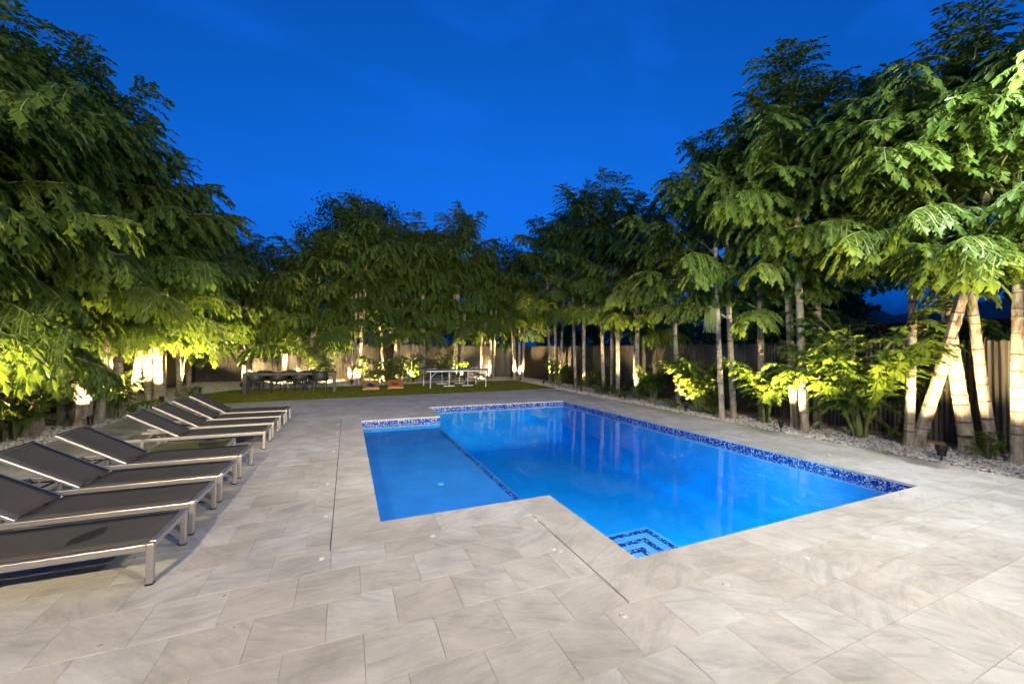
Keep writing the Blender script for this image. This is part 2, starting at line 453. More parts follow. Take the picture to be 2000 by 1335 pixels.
HOLES = [(PX0, PX1, PY0, PY1), (SX0, PX0, SY0, SY1)]
g = grid_cells([-300, SX0, PX0, PX1, 300], [-300, PY0, SY0, SY1, PY1, 400], -0.06, HOLES, 'ground', MT['earth'])
tag(g, 'dark garden soil spreading beyond the fences and under the plants', 'ground', kind='structure')

# ------------------------------------------------------------------ paved deck
deck = empty('pool_deck', (0, 0, 0), 0, 'pale beige and grey marble paving surrounding the swimming pool', 'paved deck', kind='structure')
grid_cells([DX0, SX0, PX0, PX1, DX1], [DY0, PY0, SY0, SY1, PY1, DY1], -0.0045, HOLES, 'mortar_bed', MT['joint']).parent = deck

def slab_mesh(w, d, t=0.02, c=0.0012, name='tile'):
    """paver with a small chamfer round its top; origin at its centre, top at z=0"""
    x, y = w / 2, d / 2
    v = [(-x, -y, -t), (x, -y, -t), (x, y, -t), (-x, y, -t), (-x, -y, -c), (x, -y, -c), (x, y, -c), (-x, y, -c),
         (-x + c, -y + c, 0), (x - c, -y + c, 0), (x - c, y - c, 0), (-x + c, y - c, 0)]
    f = [(0, 1, 5, 4), (1, 2, 6, 5), (2, 3, 7, 6), (3, 0, 4, 7), (4, 5, 9, 8), (5, 6, 10, 9), (6, 7, 11, 10), (7, 4, 8, 11), (8, 9, 10, 11)]
    return v, f

def subtract(rects, h):
    out = []
    for x0, x1, y0, y1 in rects:
        a, b, c, d = h
        if x1 <= a or x0 >= b or y1 <= c or y0 >= d: out.append((x0, x1, y0, y1)); continue
        if y0 < c: out.append((x0, x1, y0, c))
        if y1 > d: out.append((x0, x1, d, y1))
        yy0, yy1 = max(y0, c), min(y1, d)
        if x0 < a: out.append((x0, a, yy0, yy1))
        if x1 > b: out.append((b, x1, yy0, yy1))
    return out

J = 0.002
TW, TH = 0.415, 0.393
keep = [(PX0 - COP - 0.0054, PX1 + COP, PY0 - COP, PY1 + COP), (SX0 - COP - 0.0054, PX0, SY0 - COP, SY1 + COP)]
rects = []
j0 = math.floor((DY0 - 1.711) / TH)
for j in range(j0, math.ceil((DY1 - 1.711) / TH)):
    y0, y1 = 1.711 + j * TH, 1.711 + (j + 1) * TH
    shift = -0.0907 + (0.2075 if j % 2 else 0.0)
    i = math.floor((DX0 - shift) / TW)
    while shift + i * TW < DX1:
        w = 1
        x0, x1 = shift + i * TW, shift + (i + w) * TW
        i += w
        r = [(max(x0, DX0), min(x1, DX1), max(y0, DY0), min(y1, DY1))]
        for h in keep: r = subtract(r, h)
        rects += [q for q in r if q[1] - q[0] > 0.009 and q[3] - q[2] > 0.009]
# coping stones round the pool
cop = []
def run(x0, x1, y0, y1, axis, step=0.83):
    a0, a1 = (x0, x1) if axis == 'x' else (y0, y1)
    n = max(1, round((a1 - a0) / step))
    for k in range(n):
        b0, b1 = a0 + (a1 - a0) * k / n, a0 + (a1 - a0) * (k + 1) / n
        cop.append((b0, b1, y0, y1) if axis == 'x' else (x0, x1, b0, b1))
OV = 0.018    # coping nose over the water
run(PX0 - COP, PX1 + COP, PY0 - COP, PY0 + OV, 'x')
run(PX1 - OV, PX1 + COP, PY0 + OV, PY1 - OV, 'y')
run(PX0 - COP, PX1 + COP, PY1 - OV, PY1 + COP, 'x')
run(PX0 - COP, PX0 + OV, SY1 + COP, PY1 - OV, 'y')
run(SX0 - COP, PX0 + OV, SY1 - OV, SY1 + COP, 'x')
run(SX0 - COP, SX0 + OV, SY0 + OV, SY1 - OV, 'y')
run(SX0 - COP, PX0 - COP, SY0 - COP, SY0 + OV, 'x')
run(PX0 - COP, PX0 + OV, PY0 + OV, SY0 + OV, 'y', 0.75)

def in_view(x, y, z=0.0):
    d = (x, y, z - 1.7)
    dep = sum(a * b for a, b in zip(d, cf))
    if dep < 0.3: return None
    px = 1000 + 750.24 * sum(a * b for a, b in zip(d, cr)) / dep
    py = 667.5 - 750.24 * sum(a * b for a, b in zip(d, cu)) / dep
    return dep if (-40 < px < 2040 and -40 < py < 1375) else None

def paint_pieces(rects, name, n_single, t, zj=0.0007):
    scored = []
    for q in rects:
        deps = [in_view(x, y) for x in q[:2] for y in q[2:]] + [in_view((q[0] + q[1]) / 2, (q[2] + q[3]) / 2)]
        deps = [d for d in deps if d]
        ar = (q[1] - q[0]) * (q[3] - q[2])
        scored.append((ar / min(deps) ** 3 if deps else 0.0, q))
    scored.sort(key=lambda a: -a[0])
    cache = {}
    for s, q in scored[:n_single]:
        w, d = q[1] - q[0] - J, q[3] - q[2] - J
        key = (round(w, 3), round(d, 3))
        if key not in cache:
            v, f = slab_mesh(w, d, t)
            cache[key] = pydata(name, v, f); cache[key].materials.append(MT['tile'])
        link(name, cache[key], deck, loc=((q[0] + q[1]) / 2, (q[2] + q[3]) / 2, random.uniform(-zj, zj)))
    rest = scored[n_single:]
    if rest:
        V, F = [], []
        for s, q in rest:
            v, f = slab_mesh(q[1] - q[0] - J, q[3] - q[2] - J, t)
            n = len(V); zz = random.uniform(-zj, zj)
            cx, cyy = (q[0] + q[1]) / 2, (q[2] + q[3]) / 2
            V += [(a + cx, b + cyy, c + zz) for a, b, c in v]; F += [tuple(n + k for k in p) for p in f]
        o = link(name, pydata(name, V, F), deck, MT['tile']); o['kind'] = 'stuff'
ej = MB().box((SX0 - COP - 0.0027, (SY0 + SY1) / 2, -0.009), (0.005, SY1 - SY0 + 2 * COP, 0.014)).box((PX0 - COP - 0.0027, (PY0 - COP + SY0 - COP) / 2, -0.009), (0.005, SY0 - PY0 - 0.01, 0.014))
ej.build('expansion_joint', MT['rubber'], deck)
paint_pieces(rects, 'tile', 300, 0.02)
paint_pieces(cop, 'coping_stone', 300, 0.035, 0.0006)

# ------------------------------------------------------------------ pool
pool = empty('swimming_pool', (0, 0, 0), 0, 'blue plastered swimming pool with a shallow sun shelf and corner steps', 'swimming pool', kind='structure')
FZ, SZ = -1.35, -0.30
MB().quad((PX0, PY0, FZ), (PX1, PY0, FZ), (PX1, PY1, FZ), (PX0, PY1, FZ)).build('pool_floor', MT['plaster'], pool)
def wall(a, b, z0, z1, name='pool_wall'):
    MB().quad((*a, z0), (*b, z0), (*b, z1), (*a, z1)).build(name, MT['plaster'], pool)
BZ = -0.20
for a, b, z0 in (((PX0, PY0), (PX1, PY0), FZ), ((PX1, PY0), (PX1, PY1), FZ), ((PX1, PY1), (PX0, PY1), FZ), ((PX0, PY1), (PX0, SY1), FZ),
                 ((PX0, SY0), (PX0, PY0), FZ), ((PX0, SY1), (SX0, SY1), SZ), ((SX0, SY1), (SX0, SY0), SZ), ((SX0, SY0), (PX0, SY0), SZ)):
    wall(a, b, z0, BZ)
    # mosaic band proud of the plaster at the water line
    A, Bv = Vector((*a, 0)), Vector((*b, 0)); t = (Bv - A).normalized(); nrm = Vector((-t.y, t.x, 0)) * 0.006
    m = MB(); m.quad(A + nrm + Vector((0, 0, BZ)), Bv + nrm + Vector((0, 0, BZ)), Bv + nrm + Vector((0, 0, -0.034)), A + nrm + Vector((0, 0, -0.034)))
    m.quad(A + Vector((0, 0, BZ)), Bv + Vector((0, 0, BZ)), Bv + nrm + Vector((0, 0, BZ)), A + nrm + Vector((0, 0, BZ)))
    m.build('waterline_mosaic', MT['mosaic'], pool)
    MB().quad((*a, BZ), (*b, BZ), (*b, -0.02), (*a, -0.02)).build('bond_beam', MT['plaster'], pool)
MB().box(((SX0 + PX0) / 2, (SY0 + SY1) / 2, (SZ + FZ) / 2), (PX0 - SX0, SY1 - SY0, SZ - FZ), bevel=0.0).build('sun_shelf', MT['shelf'], pool)
MB().box((PX0 - 0.075, (SY0 + SY1) / 2, SZ + 0.003), (0.07, SY1 - SY0 - 0.02, 0.006)).build('shelf_mosaic', MT['mosaic2'], pool)
for k, (w, z) in enumerate(((1.40, -0.545), (1.02, -0.42), (0.67, -0.295))):
    st = MB().box((PX0 + w / 2, PY0 + w / 2, (z + FZ) / 2), (w, w, z - FZ), bevel=0.03).build('step', MT['steps'], pool)
    tr = MB()
    tr.box((PX0 + w / 2, PY0 + w - 0.11, z + 0.003), (w - 0.14, 0.062, 0.006)).box((PX0 + w - 0.11, PY0 + (w - 0.148) / 2, z + 0.003), (0.062, w - 0.148, 0.006))
    tr.build('mosaic_trim', MT['mosaic2'], st)
dr = MB().cyl((1.31, 5.72, SZ), (1.31, 5.72, SZ + 0.012), 0.05, 0.045, 20).build('drain_cover', MT['steps'], pool)
# rounded cove between walls and floor
def cove(a, b, r=0.45, n=6):
    A, Bv = Vector((*a, FZ)), Vector((*b, FZ)); t = (Bv - A).normalized(); nr = Vector((-t.y, t.x, 0))
    v, f = [], []
    for i in range(n + 1):
        th = PI / 2 * i / n
        o = nr * (r - r * math.cos(th) + 0.002) + Vector((0, 0, r - r * math.sin(th) + 0.002))
        v += [A + o, Bv + o]
    for i in range(n): f.append((2 * i, 2 * i + 1, 2 * i + 3, 2 * i + 2))
    link('cove', pydata('cove', v, f, smooth=True), pool, MT['plaster'])
for a, b in (((PX0, PY0), (PX1, PY0)), ((PX1, PY0), (PX1, PY1)), ((PX1, PY1), (PX0, PY1)), ((PX0, PY1), (PX0, PY0))): cove(a, b)
# underwater lamps set into the walls, some added only to even the glow
def pool_lamp(p, n, w, r=0.11):
    p, n = Vector(p), Vector(n)
    q = n.to_track_quat('Z', 'Y')
    o = MB().cyl(p, p + n * 0.02, r, r * 0.92, 24).build('pool_light', MT['alu'], pool)
    MB().cyl(p + n * 0.021, p + n * 0.026, r * 0.78, r * 0.74, 24).build('light_lens', MT['poollens'], o)
    L = bpy.data.lights.new('pool_light', 'SPOT'); L.energy = w; L.color = (0.72, 0.92, 1.0); L.spot_size = R(165); L.spot_blend = 0.7; L.shadow_soft_size = 0.08
    lo = bpy.data.objects.new('pool_light_beam', L); col.objects.link(lo); lo.parent = o
    lo.location = p + n * 0.06; lo.rotation_euler = (-n).to_track_quat('Z', 'Y').to_euler()
pool_lamp((4.9, PY0, -0.70), (0, 1, 0), POOL_W * 0.9)
pool_lamp((PX0, 3.45, -0.95), (1, 0, 0), POOL_W * 0.55)
pool_lamp((PX0, 6.0, -0.80), (1, 0, 0), POOL_W * 0.28)  # added lamp out of sight, evens the light in the deep part
pool_lamp((1.2, SY0, -0.215), (0, 1, 0), POOL_W * 0.05, 0.045)  # added lamp out of sight, brightens the near end of the shelf

e = 0.015
wv = [(PX0 - e, PY0 - e), (PX1 + e, PY0 - e), (PX1 + e, PY1 + e), (PX0 - e, PY1 + e), (PX0 - e, SY1 + e), (SX0 - e, SY1 + e), (SX0 - e, SY0 - e), (PX0 - e, SY0 - e)]
wo = MB().poly(wv, FZ - 0.02, WATER_Z).build('pool_water', MT['water'])
tag(wo, 'clear blue still water filling the pool and mirroring the palms', 'pool water', kind='structure')

# ------------------------------------------------------------------ deck anchors (cover anchors, white caps)
first = None
ANC = [((1.658, 2.934), 'white cap of the touching pair, the one farther from the camera, beside the deep-end joint'),
       ((1.690, 2.872), 'white cap of the touching pair, the one nearer the camera, beside the deep-end joint'),
       ((0.744, 3.539), 'white deck cap in the joint in front of the sun shelf coping'),
       ((-0.164, 3.498), 'white deck cap off the near corner of the sun shelf coping'),
       ((1.664, 2.024), 'white deck cap just off the coping corner by the pool steps'),
       ((2.588, 2.006), 'white deck cap on the paving nearest in front of the pool steps'),
       ((3.539, 2.003), 'white deck cap second along the near pool side after the steps'),
       ((4.511, 1.999), 'white deck cap third along the near pool side after the steps'),
       ((5.541, 1.996), 'white deck cap fourth along the near pool side after the steps'),
       ((6.558, 1.989), 'white deck cap by the near fence-side corner of the pool'),
       ((1.762, 3.485), 'white deck cap in the notch between shelf and deep-end coping'),
       ((-0.17, 4.362), 'white deck cap nearest along the lounger side of the sun shelf'),
       ((-0.20, 5.393), 'white deck cap second along the lounger side of the sun shelf'),
       ((-0.18, 7.043), 'white deck cap third along the lounger side of the sun shelf'),
       ((-0.169, 8.551), 'white deck cap fourth along the lounger side of the sun shelf'),
       ((-0.169, 9.461), 'white deck cap at the far lounger-side corner of the sun shelf'),
       ((7.469, 3.863), 'white deck cap nearest along the gravel side of the pool'),
       ((7.48, 5.4), 'white deck cap second along the gravel side of the pool'),
       ((7.48, 7.2), 'white deck cap third along the gravel side of the pool'),
       ((0.75, 10.5), 'white deck cap behind the far edge of the sun shelf'),
       ((1.55, 10.45), 'white deck cap behind the inner far corner of the sun shelf')]
for (x, y), lab in ANC:
    if first is None:
        first = empty('deck_anchor', (x, y, 0.0), 0)
        MB().cyl((0, 0, 0), (0, 0, 0.006), 0.026, 0.022, 20).build('cap', MT['anchor'], first)
        MB().cyl((0, 0, 0.006), (0, 0, 0.0075), 0.009, 0.008, 12).build('screw', MT['alu'], first)
        o = first
    else:
        o = copy_tree(first); o.location = (x, y, 0)
    tag(o, lab, 'deck cap', 'white deck caps around the pool')

# ------------------------------------------------------------------ lawn
LP = [(-3.6, 14.12), (-0.7, 14.42), (2.2, 14.68), (5.8, 14.95), (8.62, 15.28), (8.75, 19.9), (5.0, 19.5), (0.3, 18.75), (-2.8, 18.7), (-4.2, 18.3), (-4.72, 17.2), (-4.62, 15.8), (-4.2, 14.6)]
lawn = MB().poly(LP, -0.04, 0.02).build('lawn', MT['turf'])
tag(lawn, 'flat artificial lawn between the paving and the back fence', 'lawn', kind='structure')
def inside(px, py, poly):
    c = np.zeros(len(px), bool); n = len(poly)
    for i in range(n):
        x0, y0 = poly[i]; x1, y1 = poly[(i + 1) % n]
        cr_ = ((y0 > py) != (y1 > py)) & (px < (x1 - x0) * (py - y0) / (y1 - y0 + 1e-12) + x0)
        c ^= cr_
    return c
N = 110000
gx, gy = rng.uniform(-4.8, 8.8, N), rng.uniform(14.0, 20, N)
k = inside(gx, gy, LP); gx, gy = gx[k], gy[k]; N = len(gx)
a = rng.uniform(0, 2 * PI, N); hh = rng.uniform(0.018, 0.04, N); w = 0.005
lean = rng.normal(0, 0.012, (N, 2))
V = np.zeros((N, 3, 3))
V[:, 0] = np.stack([gx - w * np.cos(a), gy - w * np.sin(a), np.full(N, 0.018)], 1)
V[:, 1] = np.stack([gx + w * np.cos(a), gy + w * np.sin(a), np.full(N, 0.018)], 1)
V[:, 2] = np.stack([gx + lean[:, 0], gy + lean[:, 1], 0.02 + hh], 1)
go = link('grass', npmesh('grass', V.reshape(-1, 3), np.arange(N * 3).reshape(-1, 3)), None, MT['grass'])
tag(go, 'short olive green turf blades on the lawn behind the pool', 'grass', kind='stuff')

# ------------------------------------------------------------------ gravel beds
def bed(name, pts, label, h=0.0):
    o = MB().poly(pts, -0.05, h - 0.012).build(name, MT['bed']); tag(o, label, 'planting bed', kind='structure')
RB = [(DX1, -2.6), (FXR + 0.1, -2.6), (FXR + 0.1, FYB), (8.75, FYB), (8.75, 15.2), (DX1, 15.2)]
BB = [(-4.8, 18.1), (-4.2, 18.3), (-2.8, 18.7), (0.3, 18.75), (5.0, 19.5), (8.75, 19.9), (8.75, FYB), (FXL, FYB), (FXL, 18.1)]
LB = [(FXL, 1.0), (DX0, 1.0), (DX0, 15.4), (-4.62, 15.8), (-4.72, 17.2), (-4.2, 18.1), (FXL, 18.1)]
bed('planting_bed', RB, 'gravelled planting bed between the pool paving and the trunk-lined side fence')
bed('planting_bed', BB, 'gravelled planting bed along the back fence beyond the lawn')
bed('planting_bed', LB, 'gravelled planting bed behind the sun loungers')
def ico():
    t = (1 + 5 ** 0.5) / 2
    v = np.array([(-1, t, 0), (1, t, 0), (-1, -t, 0), (1, -t, 0), (0, -1, t), (0, 1, t), (0, -1, -t), (0, 1, -t), (t, 0, -1), (t, 0, 1), (-t, 0, -1), (-t, 0, 1)], float)
    f = np.array([(0, 11, 5), (0, 5, 1), (0, 1, 7), (0, 7, 10), (0, 10, 11), (1, 5, 9), (5, 11, 4), (11, 10, 2), (10, 7, 6), (7, 1, 8), (3, 9, 4), (3, 4, 2), (3, 2, 6), (3, 6, 8), (3, 8, 9), (4, 9, 5), (2, 4, 11), (6, 2, 10), (8, 6, 7), (9, 8, 1)])
    return v / np.linalg.norm(v[0]), f
def octa():
    return np.array([(1, 0, 0), (-1, 0, 0), (0, 1, 0), (0, -1, 0), (0, 0, 1), (0, 0, -1)], float), np.array([(0, 2, 4), (2, 1, 4), (1, 3, 4), (3, 0, 4), (2, 0, 5), (1, 2, 5), (3, 1, 5), (0, 3, 5)])
def stones(base, P, size):
    v, f = base; n = len(P)
    s = size[:, None] * rng.uniform(0.6, 1.25, (n, 3)) * np.array([1, 0.85, 0.55])
    ang = rng.uniform(0, 2 * PI, n); tilt = rng.normal(0, 0.35, n)
    pts = v[None] * s[:, None, :] + rng.normal(0, 0.10, (n, len(v), 3)) * size[:, None, None]
    c, sn = np.cos(tilt)[:, None], np.sin(tilt)[:, None]
    x, y, z = pts[..., 0], pts[..., 1], pts[..., 2]
    y, z = c * y - sn * z, sn * y + c * z
    c, sn = np.cos(ang)[:, None], np.sin(ang)[:, None]
    x, y = c * x - sn * y, sn * x + c * y
    pts = np.stack([x, y, z], -1) + P[:, None, :]
    return pts.reshape(-1, 3), (f[None] + (np.arange(n) * len(v))[:, None, None]).reshape(-1, 3)
def stone_gravel_mat():
    m, nt, bs = new_mat('white_gravel')
    rnd, g = piece_random(nt)
    r = ramp(nt, (0.0, (0.72, 0.70, 0.66)), (0.55, (0.64, 0.60, 0.54)), (0.8, (0.48, 0.44, 0.39)), (0.93, (0.25, 0.19, 0.13)))
    nt.links.new(rnd, r.inputs[0]); nt.links.new(r.outputs[0], bs.inputs['Base Color'])
    bs.inputs['Roughness'].default_value = 0.8
    return m
MT['gravel'] = stone_gravel_mat()
def scatter(poly, y0, y1, dens, smin, smax):
    xs = [p[0] for p in poly]
    n = int((max(xs) - min(xs)) * (y1 - y0) * dens)
    px, py = rng.uniform(min(xs), max(xs), n), rng.uniform(y0, y1, n)
    k = inside(px, py, poly); px, py = px[k], py[k]
    s = rng.uniform(smin, smax, len(px))
    z = rng.uniform(-0.012, 0.012, len(px)) + s * 0.25
    return np.stack([px, py, z], 1), s
def gravel(name, parts, label):
    VV, FF, n = [], [], 0
    for base, (P, s) in parts:
        v, f = stones(base, P, s); VV.append(v); FF.append(f + n); n += len(v)
    o = link(name, npmesh(name, np.concatenate(VV), np.concatenate(FF)), None, MT['gravel']); tag(o, label, 'gravel', kind='stuff')
gravel('gravel', [(ico(), scatter(RB, 0.5, 7.5, 1500, 0.014, 0.030)), (octa(), scatter(RB, 7.5, 22.5, 650, 0.022, 0.040))], 'loose white gravel around the palm trunks along the side fence')
gravel('gravel', [(octa(), scatter(BB, 18, 22.5, 380, 0.028, 0.05))], 'loose white gravel along the back fence beyond the lawn')
gravel('gravel', [(ico(), scatter(LB, 6.5, 12, 900, 0.016, 0.034)), (octa(), scatter(LB, 12, 18.2, 550, 0.024, 0.042))], 'loose white gravel behind the row of loungers')

# ------------------------------------------------------------------ fences of ribbed metal pickets
def picket_mesh():
    W_, H_ = 0.148, 1.93
    n = 9
    v, f = [], []
    for side in (0, 1):
        for i in range(n):
            u = i / (n - 1); x = (u - 0.5) * W_
            dep = 0.009 * math.cos(2 * PI * 2 * u) + (0.006 if side else 0)
            top = H_ + 0.034 * math.sin(PI * u) ** 0.8
            v += [(x, dep, 0.04), (x, dep, top)]
    for side in (0, 1):
        o = side * 2 * n
        for i in range(n - 1):
            a = o + 2 * i
            f.append((a, a + 2, a + 3, a + 1) if not side else (a, a + 1, a + 3, a + 2))
    for i in range(n - 1):
        f.append((2 * i + 1, 2 * i + 3, 2 * n + 2 * i + 3, 2 * n + 2 * i + 1))
    f.append((0, 1, 2 * n + 1, 2 * n)); f.append((2 * n - 2, 4 * n - 2, 4 * n - 1, 2 * n - 1))
    me = pydata('picket', v, f, smooth=False); me.materials.append(MT['fence'])
    return me
PK = picket_mesh()
def fence(name, a, b, label):
    a, b = Vector((*a, 0)), Vector((*b, 0)); d = b - a; L = d.length; rz = math.atan2(d.y, d.x)
    root = empty(name, a, rz, label, 'fence')
    n = int(L / 0.15)
    for i in range(n):
        link('picket', PK, root, loc=(0.15 * i + 0.075, random.uniform(-0.002, 0.002), random.uniform(-0.004, 0.004)))
    MB().box((L / 2, -0.028, 0.0), (L, 0.035, 0.13)).build('bottom_rail', MT['wood'], root)
    MB().box((L / 2, 0.05, 1.55), (L, 0.04, 0.08)).build('back_rail', MT['wood'], root)
    return root
fence('side_fence', (FXR, FYB), (FXR, -2.5), 'bronze ribbed metal fence with rounded picket tops behind the gravel-side palm trunks')
fence('back_fence', (FXL, FYB), (FXR, FYB), 'bronze ribbed metal fence behind the dining table and table-tennis table')
fence('lounger_fence', (FXL, 1.0), (FXL, FYB), 'shadowed ribbed metal fence behind the palms at the loungers')

# ------------------------------------------------------------------ houses
nh = empty('neighbour_house', (14, 1.2, 0), 0, 'beige stucco house with rust fascia and grey roof over the side fence', 'house')
MB().box((3, 0.2, 1.15), (6, 10.4, 2.4)).build('wall', MT['stucco'], nh)
MB().box((-0.45, 0.2, 2.42), (0.05, 11.4, 0.2)).box((2.8, 5.9, 2.42), (6.5, 0.05, 0.2)).build('fascia', MT['fascia'], nh)
MB().box((-0.2, 0.2, 2.37), (0.5, 11.3, 0.03)).build('soffit', MT['stucco'], nh)
rm = MB(); z0, z1 = 2.525, 3.35
for p in (((-0.55, -5.6, z0), (-0.55, 6.0, z0), (3, 3.0, z1), (3, -3.0, z1)), ((-0.55, 6.0, z0), (6.6, 6.0, z0), (3, 3.0, z1)), ((6.6, 6.0, z0), (6.6, -5.6, z0), (3, -3, z1), (3, 3, z1)), ((6.6, -5.6, z0), (-0.55, -5.6, z0), (3, -3, z1))): rm.quad(*p)
rm.build('roof', MT['roofing'], nh)
h2 = empty('purple_roof_house', (20, 14, 0), 0, 'low dark house with purple-brown shingle roof beyond the side fence', 'house')
MB().box((3.5, 0, 1.3), (6, 8, 2.6)).build('wall', MT['stucco'], h2)
r2 = MB()
for p in (((0, -5, 2.6), (0, 5, 2.6), (3.5, 2.6, 4.7), (3.5, -2.6, 4.7)), ((0, 5, 2.6), (7, 5, 2.6), (3.5, 2.6, 4.7)), ((7, 5, 2.6), (7, -5, 2.6), (3.5, -2.6, 4.7), (3.5, 2.6, 4.7)), ((7, -5, 2.6), (0, -5, 2.6), (3.5, -2.6, 4.7))): r2.quad(*p)
r2.build('roof', MT['roofing2'], h2)

# the house behind the camera carries the two eave floodlights
ph = empty('patio_house', (0, -3.4, 0), 0, 'cream house wall and eave behind the camera with two floodlights', 'house')
MB().box((1.0, -0.15, 1.75), (15, 0.3, 3.7)).build('wall', MT['stucco'], ph)
MB().box((1.0, 0.85, 3.78), (15.6, 2.3, 0.12)).build('soffit', MT['white'], ph)
MB().box((1.0, 2.02, 3.84), (15.6, 0.04, 0.26)).build('fascia', MT['fascia'], ph)
def spot(name, loc, aim, w, colr, size, blend, soft, parent=None):
    L = bpy.data.lights.new(name, 'SPOT'); L.energy = w; L.color = colr; L.spot_size = R(size); L.spot_blend = blend; L.shadow_soft_size = soft
    o = bpy.data.objects.new(name, L); col.objects.link(o)
    loc, aim = Vector(loc), Vector(aim)
    o.location = loc; o.rotation_euler = (loc - aim).to_track_quat('Z', 'Y').to_euler()
    if parent is not None:
        o.parent = parent; o.matrix_parent_inverse = Matrix.Identity(4)
        o.location = loc - parent.location
    return o
def flood(x, y, z, aim, w, colr, label, lens, cone=160):
    r = empty('eave_floodlight', (x, y, z), 0, label, 'floodlight', 'floodlights under the house eave')
    d = (Vector(aim) - Vector((x, y, z))).normalized()
    MB().box((0, 0, 0.05), (0.10, 0.10, 0.04)).cyl((0, 0, 0.05), tuple(-d * 0.02), 0.015).build('bracket', MT['black'], r)
    MB().cyl(tuple(-d * 0.05), tuple(d * 0.06), 0.05, 0.085, 20).build('lamp_head', MT['black'], r)
    MB().cyl(tuple(d * 0.061), tuple(d * 0.064), 0.07, 0.07, 20).build('lens', lens, r)
    spot('floodlight_beam', Vector((x, y, z)) + d * 0.10, aim, w, colr, cone, 0.9, 0.09, r)
flood(3.3, -1.6, 3.62, (4.2, 11.0, 3.5), HOUSE_RIGHT_W, (1.0, 0.91, 0.72), 'black eave floodlight above the pool steps side of the house', MT['lens'])
flood(-2.4, -1.6, 3.62, (-3.0, 11.0, 3.9), HOUSE_LEFT_W, (1.0, 0.83, 0.50), 'black eave floodlight on the lounger side of the house', MT['lens'])
flood(0.6, -1.6, 3.62, (1.8, 17.5, 1.9), 5000.0, (1.0, 0.87, 0.60), 'added black fill floodlight in the middle of the eave, throwing far over the pool', MT['lens'], 62)  # added fill lamp, brightens the far paving, lawn and back trees
flood(-4.6, -1.6, 3.62, (-5.6, 10.5, 5.6), 3400.0, (1.0, 0.86, 0.52), 'added black fill floodlight at the lounger end, tilted up at the palms', MT['lens'], 84)  # added fill lamp, lifts the palm crowns behind the loungers
flood(6.2, -1.6, 3.62, (9.8, 9.0, 5.9), 3800.0, (1.0, 0.88, 0.56), 'added black fill floodlight at the fence end, tilted up at the palms', MT['lens'], 84)  # added fill lamp, lifts the palm crowns along the side fence
# pole lamp at the upper corner, just out of frame
pl = empty('pole_lamp', (9.1, 0.75, 0), 0, 'tall black pole carrying a cool white lamp above the near gravel bed', 'lamp post')
MB().cyl((0, 0, -0.03), (0, 0, 5.45), 0.05, 0.04, 14).build('pole', MT['black'], pl)
MB().bar((0, 0, 5.42), (-1.72, 0.62, 5.5), 0.05, 0.05).build('arm', MT['black'], pl)
MB().box((-1.72, 0.62, 5.46), (0.34, 0.24, 0.08), bevel=0.015).build('lamp_head', MT['black'], pl)
MB().box((-1.72, 0.62, 5.415), (0.28, 0.18, 0.006)).build('lens', MT['coollens'], pl)
spot('pole_beam', (9.1 - 1.72, 0.75 + 0.62, 5.38), (8.2, 4.0, 2.0), POLE_W, (0.92, 0.97, 1.0), 165, 0.35, 0.10, pl)

